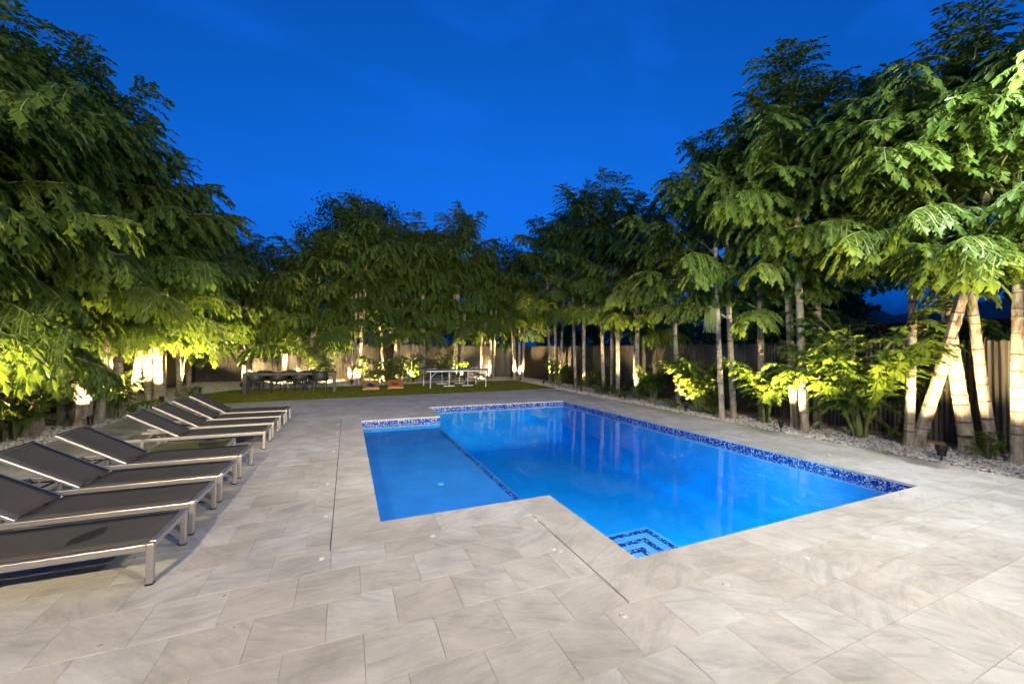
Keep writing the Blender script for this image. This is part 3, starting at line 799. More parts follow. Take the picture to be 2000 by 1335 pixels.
# ------------------------------------------------------------------ sun loungers
def make_lounger():
    """origin on the ground at the foot end, middle of its width; head towards -X; 0.65 wide, 1.9 long"""
    r = empty('sun_lounger')
    W, L, ZT = 0.325, 1.90, 0.30
    for s in (-1, 1):
        MB().box((-L / 2, s * (W - 0.018), ZT - 0.030), (L - 0.09, 0.034, 0.052), bevel=0.008).build('side_rail', MT['alu'], r)
        for x in (-0.024, -L + 0.30):
            lg = MB().box((x, s * (W - 0.022), (ZT + 0.008) / 2 if x > -0.1 else (ZT - 0.058) / 2), (0.046, 0.044, ZT - 0.012 if x > -0.1 else ZT - 0.062), bevel=0.009).build('leg', MT['alu'], r)
            MB().box((x, s * (W - 0.022), 0.005), (0.047, 0.045, 0.009), bevel=0.002).build('foot_cap', MT['rubber'], lg)
    MB().box((-0.024, 0, ZT - 0.022), (0.046, 2 * W - 0.092, 0.044), bevel=0.010).build('foot_rail', MT['alu'], r)
    MB().box((-L + 0.06, 0, ZT - 0.030), (0.034, 2 * W - 0.072, 0.052), bevel=0.008).build('head_rail', MT['alu'], r)
    MB().box((-1.18, 0, ZT - 0.052), (0.03, 2 * W - 0.072, 0.026), bevel=0.004).build('cross_bar', MT['alu'], r)
    # sling seat, sagging a little
    n = 10; v, f = [], []
    x0, x1, yw = -0.05, -1.165, W - 0.037
    for i in range(n + 1):
        for j in range(7):
            u, t = i / n, j / 6
            v.append((x0 + (x1 - x0) * u, -yw + 2 * yw * t, ZT - 0.006 - 0.010 * math.sin(PI * u) * math.sin(PI * t)))
    for i in range(n):
        for j in range(6): a = i * 7 + j; f.append((a, a + 7, a + 8, a + 1))
    me = pydata('seat_sling', v, f, smooth=True)
    so = link('seat_sling', me, r, MT['sling'])
    sm = so.modifiers.new('thickness', 'SOLIDIFY'); sm.thickness = 0.006; sm.offset = -1
    # backrest hinged at x=-1.17, raised 31 degrees
    ang = R(31); BL = 0.74; c, s_ = math.cos(ang), math.sin(ang)
    P = lambda d, y, h=0: (-1.175 - d * c - h * s_ * -1 * -1, y, ZT - 0.012 + d * s_ + h * c)
    bf = None
    for s in (-1, 1):
        b = MB().bar(P(0, s * (W - 0.053)), P(BL, s * (W - 0.053)), 0.026, 0.028, bevel=0.006)
        o = b.build('backrest_rail', MT['alu'], r)
    MB().bar(P(BL - 0.012, -(W - 0.067)), P(BL - 0.012, W - 0.067), 0.026, 0.026, bevel=0.006).build('backrest_top_rail', MT['alu'], r)
    v, f = [], []
    for i in range(9):
        for j in range(7):
            u, t = i / 8, j / 6
            p = P(0.0 + (BL - 0.004) * u, -(W - 0.056) + 2 * (W - 0.056) * t, 0.017 - 0.012 * math.sin(PI * u) * math.sin(PI * t)); v.append(p)
    for i in range(8):
        for j in range(6): a = i * 7 + j; f.append((a, a + 7, a + 8, a + 1))
    bo = link('backrest_sling', pydata('backrest_sling', v, f, smooth=True), r, MT['sling'])
    sm = bo.modifiers.new('thickness', 'SOLIDIFY'); sm.thickness = 0.006; sm.offset = -1
    for s in (-1, 1):
        MB().bar(P(0.30, s * 0.20), (-1.60, s * 0.20, ZT - 0.045), 0.018, 0.010).build('prop_stay', MT['alu'], r)
        MB().bar((-1.22, s * 0.245, ZT - 0.05), (-1.80, s * 0.245, ZT - 0.05), 0.022, 0.012).build('prop_track', MT['black'], r)
    MB().bar((-1.60, -0.24, ZT - 0.045), (-1.60, 0.24, ZT - 0.045), 0.014, 0.014).build('prop_bar', MT['black'], r)
    return r
LG = [(3.885, 'sun lounger nearest the camera, charcoal sling with a dark leaf-shaped reflection painted in'),
      (4.690, 'second charcoal sun lounger from the camera, between the one with the painted reflection and the third'),
      (5.490, 'third charcoal sun lounger from the camera, its raised back cut by nothing'),
      (6.345, 'fourth charcoal sun lounger, on the camera side of the low black-topped table'),
      (7.925, 'charcoal sun lounger just beyond the low black-topped table'),
      (8.765, 'charcoal sun lounger second beyond the low black-topped table'),
      (9.560, 'charcoal sun lounger third beyond the low table, next to the farthest one'),
      (10.370, 'farthest charcoal sun lounger of the row, nearest the lawn')]
proto = make_lounger()
for i, (y, lab) in enumerate(LG):
    o = proto if i == 0 else copy_tree(proto)
    o.location = (-1.245 + random.uniform(-0.012, 0.012), y, 0)
    o.rotation_euler = (0, 0, R(random.uniform(-1.0, 1.0)) if i else 0)
    tag(o, lab if i != 2 else 'third charcoal sun lounger from the camera, next before the one beside the table', 'sun lounger', 'sun loungers in a row on the paving')
# dark reflection on the first one, painted into its sling colour
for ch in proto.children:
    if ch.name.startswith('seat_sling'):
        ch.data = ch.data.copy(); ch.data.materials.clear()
        ch.data.materials.append(sling_mat('charcoal_sling_reflection', (-0.50, 0.0, 0.16, 0.075, R(72))))

# low table between the fourth and fifth lounger
tb = empty('low_table', (-2.1, 7.12, 0), R(1.5), 'low aluminium table with a black glass top between two loungers', 'side table', )
for sx in (-1, 1):
    for sy in (-1, 1):
        lg = MB().box((sx * 0.455, sy * 0.31, 0.125), (0.045, 0.045, 0.25), bevel=0.008).build('leg', MT['alu'], tb)
        MB().box((sx * 0.455, sy * 0.31, 0.004), (0.046, 0.046, 0.008)).build('foot_cap', MT['rubber'], lg)
for s in (-1, 1):
    MB().box((0, s * 0.315, 0.225), (0.862, 0.032, 0.05), bevel=0.008).build('side_rail', MT['alu'], tb)
    MB().box((s * 0.46, 0, 0.225), (0.032, 0.572, 0.05), bevel=0.008).build('end_rail', MT['alu'], tb)
gm, gnt, gbs = new_mat('black_glass'); gbs.inputs['Base Color'].default_value = (0.018, 0.02, 0.016, 1); gbs.inputs['Roughness'].default_value = 0.3; gbs.inputs['Specular IOR Level'].default_value = 0.2
MB().box((0, 0, 0.248), (0.885, 0.60, 0.008), bevel=0.002).build('glass_top', gm, tb)
at = empty('ashtray', (-1.93, 7.22, 0.2525), R(8), 'small black lidded ashtray box lying on the low table', 'ashtray')
MB().box((0, 0, 0.014), (0.20, 0.11, 0.028), bevel=0.005).build('box', MT['black'], at)
MB().box((0, 0, 0.031), (0.15, 0.08, 0.006), bevel=0.002).build('lid', MT['rubber'], at)

# ------------------------------------------------------------------ dining set on the lawn
dt = empty('dining_table', (-1.92, 16.92, 0.02), R(1.2), 'long dark outdoor dining table standing on the lawn', 'dining table')
MB().box((0, 0, 0.735), (3.06, 1.0, 0.035), bevel=0.005).build('tabletop', MT['tabletop'], dt)
MB().box((0, 0, 0.69), (2.84, 0.86, 0.05)).build('apron', MT['resin'], dt)
for sx in (-1, 1):
    for sy in (-1, 1):
        MB().box((sx * 1.46, sy * 0.45, 0.359), (0.12, 0.09, 0.717), bevel=0.006).build('leg', MT['resin'], dt)
def make_chair():
    """faces +Y, origin on the ground under the seat"""
    r = empty('dining_chair')
    MB().box((0, 0.02, 0.445), (0.48, 0.46, 0.035), bevel=0.015, seg=3).build('seat', MT['resin'], r)
    n = 22; v, f = [], []
    for side in (0, 1):
        for i in range(n + 1):
            th = R(-112 + 224 * i / n)
            k = math.cos(th * 0.80)
            rx, ry = (0.275, 0.27) if not side else (0.257, 0.252)
            k = max(0.0, k) ** 0.7
            zt = 0.665 + 0.135 * k; zb = 0.60 - 0.135 * k
            x, y = rx * math.sin(th), -ry * math.cos(th)
            for q in range(4):
                u = q / 3
                fl = 1 + 0.05 * u
                v.append((x * fl, y * fl, zb + (zt - zb) * u))
    H = (n + 1) * 4
    for i in range(n):
        for q in range(3):
            a = i * 4 + q
            f.append((a, a + 4, a + 5, a + 1)); f.append((H + a, H + a + 1, H + a + 5, H + a + 4))
        a = i * 4
        f.append((a, H + a, H + a + 4, a + 4)); f.append((a + 3, a + 7, H + a + 7, H + a + 3))
    for a in (0, n * 4):
        for q in range(3): f.append((a + q, a + q + 1, H + a + q + 1, H + a + q))
    link('backrest', pydata('backrest', v, f, smooth=True), r, MT['resin'])
    for sx in (-1, 1):
        MB().tube([(sx * 0.20, -0.19, 0.44), (sx * 0.225, -0.255, 0.0)], [0.023, 0.015], 8).build('leg', MT['resin'], r)
        MB().tube([(sx * 0.255, 0.10, 0.60), (sx * 0.23, 0.20, 0.43), (sx * 0.235, 0.225, 0.0)], [0.02, 0.024, 0.015], 8).build('leg', MT['resin'], r)
    return r
CH = [((-3.10, 16.72), 0, 'dark resin armchair on the pool side of the table, at the bright leaning trunk end'),
      ((-2.38, 16.73), 0, 'dark resin armchair on the pool side of the table, second from the bright leaning trunk'),
      ((-1.67, 16.74), 0, 'dark resin armchair on the pool side of the table, second from the cornhole boards'),
      ((-0.96, 16.56), 0, 'dark resin armchair on the pool side of the table, pulled out nearest the cornhole boards'),
      ((-2.92, 17.42), PI, 'dark resin armchair on the fence side of the table, at the bright leaning trunk end'),
      ((-2.12, 17.40), PI, 'dark resin armchair on the fence side of the table, middle of three'),
      ((-1.38, 17.40), PI, 'dark resin armchair on the fence side of the table, nearest the cornhole boards')]
chair = make_chair()
for i, ((x, y), rz, lab) in enumerate(CH):
    o = chair if i == 0 else copy_tree(chair)
    o.location = (x, y, 0.02); o.rotation_euler = (0, 0, rz + R(random.uniform(-3, 3)))
    tag(o, lab, 'chair', 'armchairs around the dining table')

# ------------------------------------------------------------------ cornhole boards with bean bags
def board(loc, rz, label):
    r = empty('cornhole_board', loc, rz, label, 'cornhole board', 'cornhole boards on the lawn')
    Lb, Wb, za, zb = 1.05, 0.64, 0.09, 0.30
    # deck with a real hole
    n = 24; hx, hy, hr = 0.0, Lb - 0.22, 0.078
    zf = lambda y: za + (zb - za) * y / Lb
    bm = bmesh.new()
    outer = [(-Wb / 2, 0), (Wb / 2, 0), (Wb / 2, Lb), (-Wb / 2, Lb)]
    per = []
    for k in range(n):
        a = -PI * 0.75 + 2 * PI * k / n
        dx, dy = math.cos(a), math.sin(a)
        tmax = min([(Wb / 2) / abs(dx) if abs(dx) > 1e-6 else 9, ((Lb - hy) / dy) if dy > 1e-6 else ((-hy) / dy if dy < -1e-6 else 9)])
        per.append((hx + dx * tmax, hy + dy * tmax, hx + dx * hr, hy + dy * hr))
    def vv(x, y, dz): return bm.verts.new((x, y, zf(y) + dz))
    to = [vv(a, b, 0) for a, b, c, d in per]; ti = [vv(c, d, 0) for a, b, c, d in per]
    bo_ = [vv(a, b, -0.015) for a, b, c, d in per]; bi = [vv(c, d, -0.015) for a, b, c, d in per]
    # the two far corners at the front edge
    for k in range(n):
        q = (k + 1) % n
        bm.faces.new((to[k], to[q], ti[q], ti[k])); bm.faces.new((bo_[k], bi[k], bi[q], bo_[q]))
        bm.faces.new((ti[k], ti[q], bi[q], bi[k])); bm.faces.new((to[k], bo_[k], bo_[q], to[q]))
    me = bpy.data.meshes.new('deck_panel'); bmesh.ops.recalc_face_normals(bm, faces=bm.faces); bm.to_mesh(me); bm.free()
    link('deck_panel', me, r, MT['cornwood'])
    MB().box((0, 0.012, za / 2 - 0.008), (Wb, 0.02, za - 0.016)).build('front_rail', MT['cornwood'], r)
    for s in (-1, 1):
        MB().bar((s * (Wb / 2 - 0.012), 0.022, zf(0.02) - 0.05), (s * (Wb / 2 - 0.012), Lb, zf(Lb) - 0.055), 0.02, 0.07).build('side_rail', MT['cornwood'], r)
        MB().bar((s * (Wb / 2 - 0.035), Lb - 0.1, 0), (s * (Wb / 2 - 0.035), Lb - 0.1, zf(Lb - 0.1) - 0.03), 0.03, 0.05).build('leg', MT['wood'], r)
    return r, zf
def bag(loc, rz, tilt, m, label, colname, s=0.15):
    n = 8; v, f = [], []
    for i in range(n + 1):
        for j in range(n + 1):
            u, t = i / n - 0.5, j / n - 0.5
            h = 0.03 * (max(0, 1 - (2 * abs(u)) ** 2.5) * max(0, 1 - (2 * abs(t)) ** 2.5)) ** 0.5 + 0.004 * math.sin(u * 19 + loc[0] * 30) * math.cos(t * 17)
            v.append((u * s, t * s, h + 0.02))
    for i in range(n + 1):
        for j in range(n + 1):
            u, t = i / n - 0.5, j / n - 0.5
            v.append((u * s, t * s, 0.02 - 0.02 * (max(0, 1 - (2 * abs(u)) ** 2.5) * max(0, 1 - (2 * abs(t)) ** 2.5)) ** 0.5))
    H = (n + 1) ** 2
    for i in range(n):
        for j in range(n):
            a = i * (n + 1) + j
            f.append((a, a + n + 1, a + n + 2, a + 1)); f.append((H + a, H + a + 1, H + a + n + 2, H + a + n + 1))
    o = link('bean_bag', pydata('bean_bag', v, f, smooth=True), None, m)
    o.location = loc; o.rotation_euler = (tilt, 0, rz)
    tag(o, label, 'bean bag', colname)
b1, zf = board((0.92, 16.85, 0.02), R(1), 'orange plywood cornhole board holding a pile of blue bean bags')
b2, zf = board((1.90, 17.0, 0.02), R(-4), 'orange plywood cornhole board holding a pile of red bean bags')
tl = math.atan(0.21 / 1.05)
for (ox, mname, cname, rzb, brd) in ((0.92, 'bluecloth', 'blue', 1, b1), (1.90, 'redcloth', 'red', -4, b2)):
    for k, (dx, dy, dz, rz, what) in enumerate(((-0.08, 0.30, 0, 20, 'lying flat at the pile bottom towards the table'), (0.09, 0.28, 0, -35, 'lying flat at the pile bottom towards the table-tennis side'), (0.0, 0.33, 0.035, 50, 'resting on top of the pile'), (0.0, 0.17, 0.0, 5, 'lying lowest down the board'))):
        y = dy; bz = brd.location.z + zf(y) + dz - 0.002
        c, s = math.cos(R(rzb)), math.sin(R(rzb))
        bag((brd.location.x + dx * c - y * s, brd.location.y + dx * s + y * c, bz), R(rz), tl if dz == 0 else tl + 0.15, MT[mname], cname + ' bean bag ' + what, cname + ' bean bags on the cornhole board', 0.17)

# ------------------------------------------------------------------ table-tennis table
tt = empty('table_tennis_table', (4.58, 17.42, 0.02), R(2.2), 'white framed table-tennis table with dark blue top on the lawn', 'table-tennis table')
for s in (-1, 1):
    xc = s * 0.735
    hf = MB().box((xc, 0, 0.748), (1.43, 1.48, 0.018)).build('half_top', MT['bluepaint'], tt)
    fr = MB()
    for q in (-1, 1): fr.box((xc, q * 0.755, 0.738), (1.46, 0.03, 0.05))
    fr.box((xc + s * 0.72, 0, 0.738), (0.03, 1.48, 0.05))
    fr.build('edge_frame', MT['white'], tt)
    for q in (-1, 1):
        xo, xi = xc + s * 0.55, xc - s * 0.30
        MB().box((xo, q * 0.66, 0.356), (0.034, 0.034, 0.713)).build('leg', MT['white'], tt)
        MB().bar((xo, q * 0.66, 0.45), (xo - s * 0.27, q * 0.66, 0.71), 0.02, 0.02).build('brace', MT['white'], tt)
        MB().box((xi, q * 0.60, 0.385), (0.034, 0.034, 0.655)).build('leg', MT['white'], tt)
        ft = MB().box((xi, q * 0.60, 0.075), (0.50, 0.05, 0.04)).build('foot_bar', MT['white'], tt)
        for e_ in (-1, 1):
            MB().cyl((xi + e_ * 0.22, q * 0.60 - 0.015, 0.03), (xi + e_ * 0.22, q * 0.60 + 0.015, 0.03), 0.03, 0.03, 14).build('caster', MT['black'], ft)
        MB().bar((xo, q * 0.60, 0.45), (xi, q * 0.60, 0.45), 0.02, 0.035).build('side_stretcher', MT['bluepaint'], tt)
    MB().bar((xc + s * 0.55, -0.66, 0.50), (xc + s * 0.55, 0.66, 0.50), 0.02, 0.10).build('end_stretcher', MT['wood'], tt)

# ------------------------------------------------------------------ palms
def frond_mesh(seed, e0, e1, L, drop=1.0, npin=14, ls_=1.0):
    """bipinnate fishtail frond: base at the origin, arching along +X, ragged wedge leaflets"""
    q = random.Random(seed)
    V, F, MI = [], [], []
    n = 16
    pts, tans = [Vector((0, 0, 0))], []
    bend = q.uniform(-0.25, 0.25)
    for i in range(n):
        u = (i + 0.5) / n
        e_ = R(e0 + (e1 - e0) * u ** 1.3); az = bend * u * u
        t = Vector((math.cos(e_) * math.cos(az), math.cos(e_) * math.sin(az), math.sin(e_)))
        tans.append(t); pts.append(pts[-1] + t * (L / n))
    tans.append(tans[-1])
    # rachis
    for i in range(n):
        r0, r1 = 0.022 * (1 - i / n) ** 0.8 + 0.003, 0.022 * (1 - (i + 1) / n) ** 0.8 + 0.003
        b = len(V)
        for p, t, r in ((pts[i], tans[i], r0), (pts[i + 1], tans[min(i + 1, n - 1)], r1)):
            s = t.cross(Vector((0, 0, 1)))
            if s.length < 0.05: s = Vector((0, 1, 0))
            s.normalize(); up = s.cross(t)
            for k in range(4):
                a = PI / 4 + PI / 2 * k
                V.append(p + s * (math.cos(a) * r) + up * (math.sin(a) * r))
        for k in range(4): F.append((b + k, b + (k + 1) % 4, b + 4 + (k + 1) % 4, b + 4 + k)); MI.append(1)
    def leaflet(b, d, side, nrm, l, w):
        o = len(V)
        fold = nrm * (l * q.uniform(0.03, 0.12)); j = lambda: q.uniform(-0.06, 0.06)
        V.extend([b, b + d * l * 0.55 - side * w * 0.30, b + d * l * (0.80 + j()) - side * w * (0.55 + j()), b + d * l * (0.70 + j()) - side * w * 0.16 + fold,
                  b + d * l * (1.0 + j()) + side * w * (0.10 + j()) + fold * 0.6 + Vector((0, 0, -0.05 * l)), b + d * l * (0.74 + j()) + side * w * 0.30, b + d * l * (0.66 + j()) + side * w * (0.56 + j())])
        F.extend([(o, o + 1, o + 2, o + 3), (o, o + 3, o + 4, o + 5), (o, o + 5, o + 6)]); MI.extend([0, 0, 0])
    down = Vector((0, 0, -1))
    for i in range(npin):
        for sd in (-1, 1):
            u = 0.27 + 0.70 * (i + (0.25 if sd > 0 else -0.1) + q.uniform(-0.15, 0.15)) / npin
            k = min(n - 1, int(u * n)); p = pts[k].lerp(pts[k + 1], u * n - k); t = tans[k]
            s = t.cross(Vector((0, 0, 1)))
            if s.length < 0.05: s = Vector((0, 1, 0))
            s.normalize(); s = s * sd
            a = R(72 - 38 * (u - 0.27) / 0.7 + q.uniform(-7, 7))
            d = (t * math.cos(a) + s * math.sin(a) + s.cross(t) * (sd * q.uniform(-0.45, 0.25))).normalized()
            lp = L * 0.30 * (0.45 + 0.55 * math.sin(PI * min(1, 0.22 + 0.78 * (u - 0.27) / 0.7 * 0.9)))
            m = max(3, int(lp / (0.042 * ls_)))
            pp = p.copy(); dd = d.copy(); o = len(V); path = [p]
            for z in range(m):
                dd = (dd + down * (0.062 * drop + q.uniform(0, 0.05))).normalized()
                pn = pp + dd * (lp / m)
                ls = dd.cross(down); 
                if ls.length < 0.1: ls = s.cross(dd)
                ls.normalize(); nn = ls.cross(dd).normalized()
                if nn.z < 0: nn = -nn
                b = len(V); r = 0.005
                V.extend([pp - ls * r, pp + ls * r, pn + ls * r, pn - ls * r]); F.append((b, b + 1, b + 2, b + 3)); MI.append(1)
                for s2 in (-1, 1):
                    if q.random() < 0.07: continue
                    a2 = R(q.uniform(35, 58))
                    ld = (dd * math.cos(a2) + ls * (s2 * math.sin(a2)) + down * (q.uniform(0.15, 0.85) * drop)).normalized()
                    lsd = ld.cross(nn)
                    if lsd.length < 0.1: lsd = ls
                    lsd.normalize(); l = ls_ * q.uniform(0.11, 0.195) * (1.0 - 0.25 * z / m); w = l * q.uniform(0.28, 0.46)
                    tw = q.uniform(-1.2, 1.2); n2 = lsd.cross(ld); lsd = (lsd * math.cos(tw) + n2 * math.sin(tw)).normalized()
                    leaflet(pp.lerp(pn, q.random()), ld, lsd, lsd.cross(ld), l, w)
                pp = pn
            leaflet(pp - dd * 0.02, (dd + down * 0.5).normalized(), ls, nn, 0.22 * ls_, 0.13 * ls_)
    tt_ = (tans[-1] + down * 0.35).normalized(); ts = tans[-1].cross(Vector((0, 0, 1))).normalized()
    for z in range(8):
        k = -1 - z // 2; sg = 1 if z % 2 else -1
        leaflet(pts[k], (tt_ + ts * (sg * q.uniform(0.3, 0.8)) + down * q.uniform(0, 0.5)).normalized(), ts, Vector((0, 0, 1)), q.uniform(0.12, 0.19) * ls_, q.uniform(0.05, 0.085) * ls_)
    leaflet(pts[-1] - tans[-1] * 0.06, tt_, ts, Vector((0, 0, 1)), 0.19 * ls_, 0.10 * ls_)
    me = pydata('frond', V, F, mi=MI)
    me.materials.append(MT['leaf']); me.materials.append(MT['petiole'])
    return me
FR = {'up': [frond_mesh(s, 80, 42, 2.3, 0.7) for s in (1, 2, 3)], 'mid': [frond_mesh(s, 60, -6, 2.3, 0.95) for s in (11, 12, 13, 14)],
      'low': [frond_mesh(s, 32, -38, 2.15, 1.1) for s in (21, 22, 23, 24)]}
YF = {'up': [frond_mesh(s, 82, 28, 1.45, 0.55, 8, 0.82) for s in (31, 32, 33)], 'mid': [frond_mesh(s, 66, -5, 1.4, 0.7, 8, 0.82) for s in (41, 42, 43)],
      'low': [frond_mesh(s, 45, -40, 1.3, 0.9, 8, 0.8) for s in (51, 52)]}

def trunk_mesh(pts, r0, r1, seed, green=0.25):
    """ringed stem: leaf scars every 0.2-0.3 m stand proud; upper stretch is green sheath"""
    q = random.Random(seed)
    P = [Vector(p) for p in pts]
    seg = [(P[i + 1] - P[i]).length for i in range(len(P) - 1)]; T = sum(seg)
    def at(s):
        for i, l in enumerate(seg):
            if s <= l or i == len(seg) - 1: return P[i].lerp(P[i + 1], min(1, s / l)), (P[i + 1] - P[i]).normalized()
            s -= l
    rings = [(0, 1.55, 0)]; s = 0.07; rings.append((s, 1.22, 0)); rings.append((0.16, 1.06, 0)); s = 0.16
    while s < T - 0.35:
        st = q.uniform(0.11, 0.36)
        rings += [(s + 0.02, 1.0, 0), (s + st * 0.5, 0.97 + q.uniform(-0.03, 0.03), 0), (s + st - 0.012, 1.01, 0), (s + st, 1.045 + q.uniform(0, 0.06), 1), (s + st + 0.014, 1.03, 1)]
        s += st
    rings.append((T, 0.8, 0))
    n = 12; V, F, MI = [], [], []
    w = [q.uniform(-0.09, 0.09) for _ in range(n)]
    for (s, k, sc_) in rings:
        p, t = at(min(s, T)); a = t.cross(Vector((0, 1, 0))).normalized(); b = t.cross(a).normalized()
        r = (r0 + (r1 - r0) * s / T) * k
        tilt = q.uniform(-0.35, 0.35) if sc_ else 0
        for i in range(n):
            th = 2 * PI * i / n
            jw = 1 + w[i] + q.uniform(-0.035, 0.035)
            V.append(p + a * (r * jw * math.cos(th)) + b * (r * jw * math.sin(th)) + t * (tilt * r * math.cos(th)))
    for j in range(len(rings) - 1):
        gsh = rings[j][0] > T * (1 - green)
        for i in range(n):
            F.append((j * n + i, j * n + (i + 1) % n, (j + 1) * n + (i + 1) % n, (j + 1) * n + i))
            MI.append(1 if rings[j][2] and rings[j + 1][2] else (2 if gsh else 0))
    F.append(tuple(range((len(rings) - 1) * n, len(rings) * n))); MI.append(2)
    # dry leaf-base flaps
    for _ in range(int(T * 1.0)):
        s = q.uniform(0.25, 0.8) * T; p, t = at(s); th = q.uniform(0, 2 * PI); r = r0 + (r1 - r0) * s / T
        d = Vector((math.cos(th), math.sin(th), 0)); sd = Vector((-d.y, d.x, 0)); o = len(V); h = q.uniform(0.08, 0.22)
        V.extend([p + d * r * 0.98 - sd * r * 0.5, p + d * r * 0.98 + sd * r * 0.5, p + d * (r * 1.35) + sd * r * 0.25 + Vector((0, 0, h)), p + d * (r * 1.5) - sd * r * 0.2 + Vector((0, 0, h * 0.8))])
        F.append((o, o + 1, o + 2, o + 3)); MI.append(1)
    me = pydata('trunk', V, F, smooth=False, mi=MI)
    for m in ('bark', 'scar', 'sheath'): me.materials.append(MT[m])
    return me

NF = 0
def palm(name, loc, stems, label, group, fr=9, f0=0.42, fs=1.0, seed=0, avoid=None):
    """stems: (dx, dy, top height, lean x, lean y, radius)"""
    global NF
    q = random.Random(seed * 31 + 5)
    root = empty(name, (loc[0], loc[1], -0.02), 0, label, 'palm', group)
    for k, (dx, dy, H, lx, ly, r) in enumerate(stems):
        P = [(dx, dy, 0), (dx + lx * 0.30, dy + ly * 0.30, H * 0.25), (dx + lx * 0.62, dy + ly * 0.62, H * 0.55), (dx + lx, dy + ly, H)]
        link('trunk', trunk_mesh(P, r, r * 0.62, seed * 7 + k), root)
        ph = q.uniform(0, 6.28)
        n = round(fr * 1.7)
        for i in range(n):
            t = (i + 0.5) / n; hh = H * (f0 + (1 - f0) * t ** 0.85)
            u = hh / H
            if u < 0.25: c = u / 0.25; p = Vector(P[0]).lerp(Vector(P[1]), c)
            elif u < 0.55: c = (u - 0.25) / 0.30; p = Vector(P[1]).lerp(Vector(P[2]), c)
            else: c = (u - 0.55) / 0.45; p = Vector(P[2]).lerp(Vector(P[3]), c)
            kind = 'up' if t > 0.80 else ('mid' if t > 0.40 else q.choice(('mid', 'low')))
            me = q.choice(FR[kind])
            az = ph + i * 2.399 + q.uniform(-0.35, 0.35)
            s = fs * q.uniform(0.82, 1.12) * (1.0 if t < 0.85 else 0.85)
            o = link('frond', me, root, loc=p, rot=(q.uniform(-0.12, 0.12), q.uniform(-0.15, 0.12), az), scale=s); NF += 1
    return root

RG, BG, LGp = 'fishtail palms along the gravel-side fence', 'fishtail palms along the back fence', 'fishtail palms behind the loungers'
palm('fishtail_palm', (9.70, 2.46), [(0, 0, 5.2, 0.05, -0.05, 0.075)], 'slender fishtail palm with ringed trunk closest to the camera at the near fence end', RG, 10, 0.46, 1.0, 1)
palm('fishtail_palm', (9.98, 2.78), [(0, 0, 5.6, -0.15, 0.35, 0.08)], 'fishtail palm with split dry sheath leaning behind the closest slender trunk', RG, 11, 0.34, 1.0, 2)
palm('fishtail_palm', (9.88, 3.02), [(0, 0, 5.7, 0.1, 0.5, 0.10)], 'thick pale fishtail palm trunk leaning away over the bare fence bay', RG, 11, 0.50, 1.05, 3)
palm('fishtail_palm', (9.54, 3.66), [(0, 0, 5.7, 0.05, -0.12, 0.075), (0.08, -0.06, 5.6, 0.15, -1.05, 0.095)], 'two fishtail palm trunks joined in a V at the base beside the bullet spotlight', RG, 10, 0.50, 1.0, 4)
palm('fishtail_palm', (9.94, 5.35), [(0, 0, 6.2, 0, 0.05, 0.10)], 'straight ringed fishtail palm standing alone between the big green shrub and the close pair', RG, 11, 0.34, 1.0, 5)
palm('fishtail_palm', (9.14, 5.19), [(0, 0, 6.8, 0.1, 0.25, 0.085)], 'fishtail palm trunk with dry peeling sheath, the front one of the close pair', RG, 11, 0.49, 1.05, 6)
palm('fishtail_palm', (9.44, 5.56), [(0, 0, 6.9, 0.05, 0.3, 0.082)], 'lit fishtail palm trunk, the rear one of the close pair by the lit shrub', RG, 12, 0.37, 1.05, 7)
palm('fishtail_palm', (9.75, 6.55), [(0, 0, 6.4, 0.1, 0.1, 0.085)], 'shaded fishtail palm behind the lit shrub, base like a stump', RG, 11, 0.32, 1.0, 8)
pi = palm('fishtail_palm', (9.20, 6.90), [(0, 0, 6.2, 0, 0.25, 0.078)], 'slim fishtail palm, the rear of two slender trunks between the lit shrubs', RG, 11, 0.34, 1.0, 9)
pj = palm('fishtail_palm', (8.83, 6.95), [(0, 0, 5.9, 0.02, 0.25, 0.07)], 'slim fishtail palm carrying a hanging green flower tassel', RG, 9, 0.52, 1.0, 10)
palm('fishtail_palm', (9.15, 8.65), [(0, 0, 4.9, -0.05, 0.2, 0.08)], 'dark weathered fishtail palm trunk beside the first lit shrub', RG, 10, 0.47, 1.0, 11)
palm('fishtail_palm', (9.55, 10.95), [(0, 0, 6.2, 0.05, -0.05, 0.085), (0.25, 0.35, 5.6, 0.1, 0.1, 0.07)], 'lit fishtail palm clump with two trunks behind the dark leafy shrub', RG, 10, 0.32, 0.95, 12)
palm('fishtail_palm', (9.5, 11.9), [(0, 0, 6.6, 0.0, 0.1, 0.08)], 'pale fishtail palm trunk one bay beyond the dark leafy shrub', RG, 11, 0.30, 1.0, 13)
palm('fishtail_palm', (9.45, 12.7), [(0, 0, 7.0, -0.05, 0.35, 0.075), (0.3, -0.1, 6.4, 0.1, 0.1, 0.07)], 'fishtail palm with a slanting dark trunk next to the brightest lit trunk', RG, 9, 0.42, 1.0, 14)
palm('fishtail_palm', (9.35, 14.0), [(0, 0, 7.6, 0.05, 0.1, 0.085), (0.1, 0.75, 7.6, -0.05, 0.45, 0.08)], 'fishtail palm pair whose trunk burns white above its spotlight by the lawn corner', RG, 10, 0.44, 1.0, 15)
palm('fishtail_palm', (9.5, 16.7), [(0, 0, 7.3, 0, 0.1, 0.07), (0.1, 0.7, 7.0, -0.1, 0.3, 0.075), (0.4, 0.3, 6.6, 0.2, -0.2, 0.07)], 'tall fishtail palm clump of thin lit trunks near the far fence corner', RG, 9, 0.42, 1.0, 16)
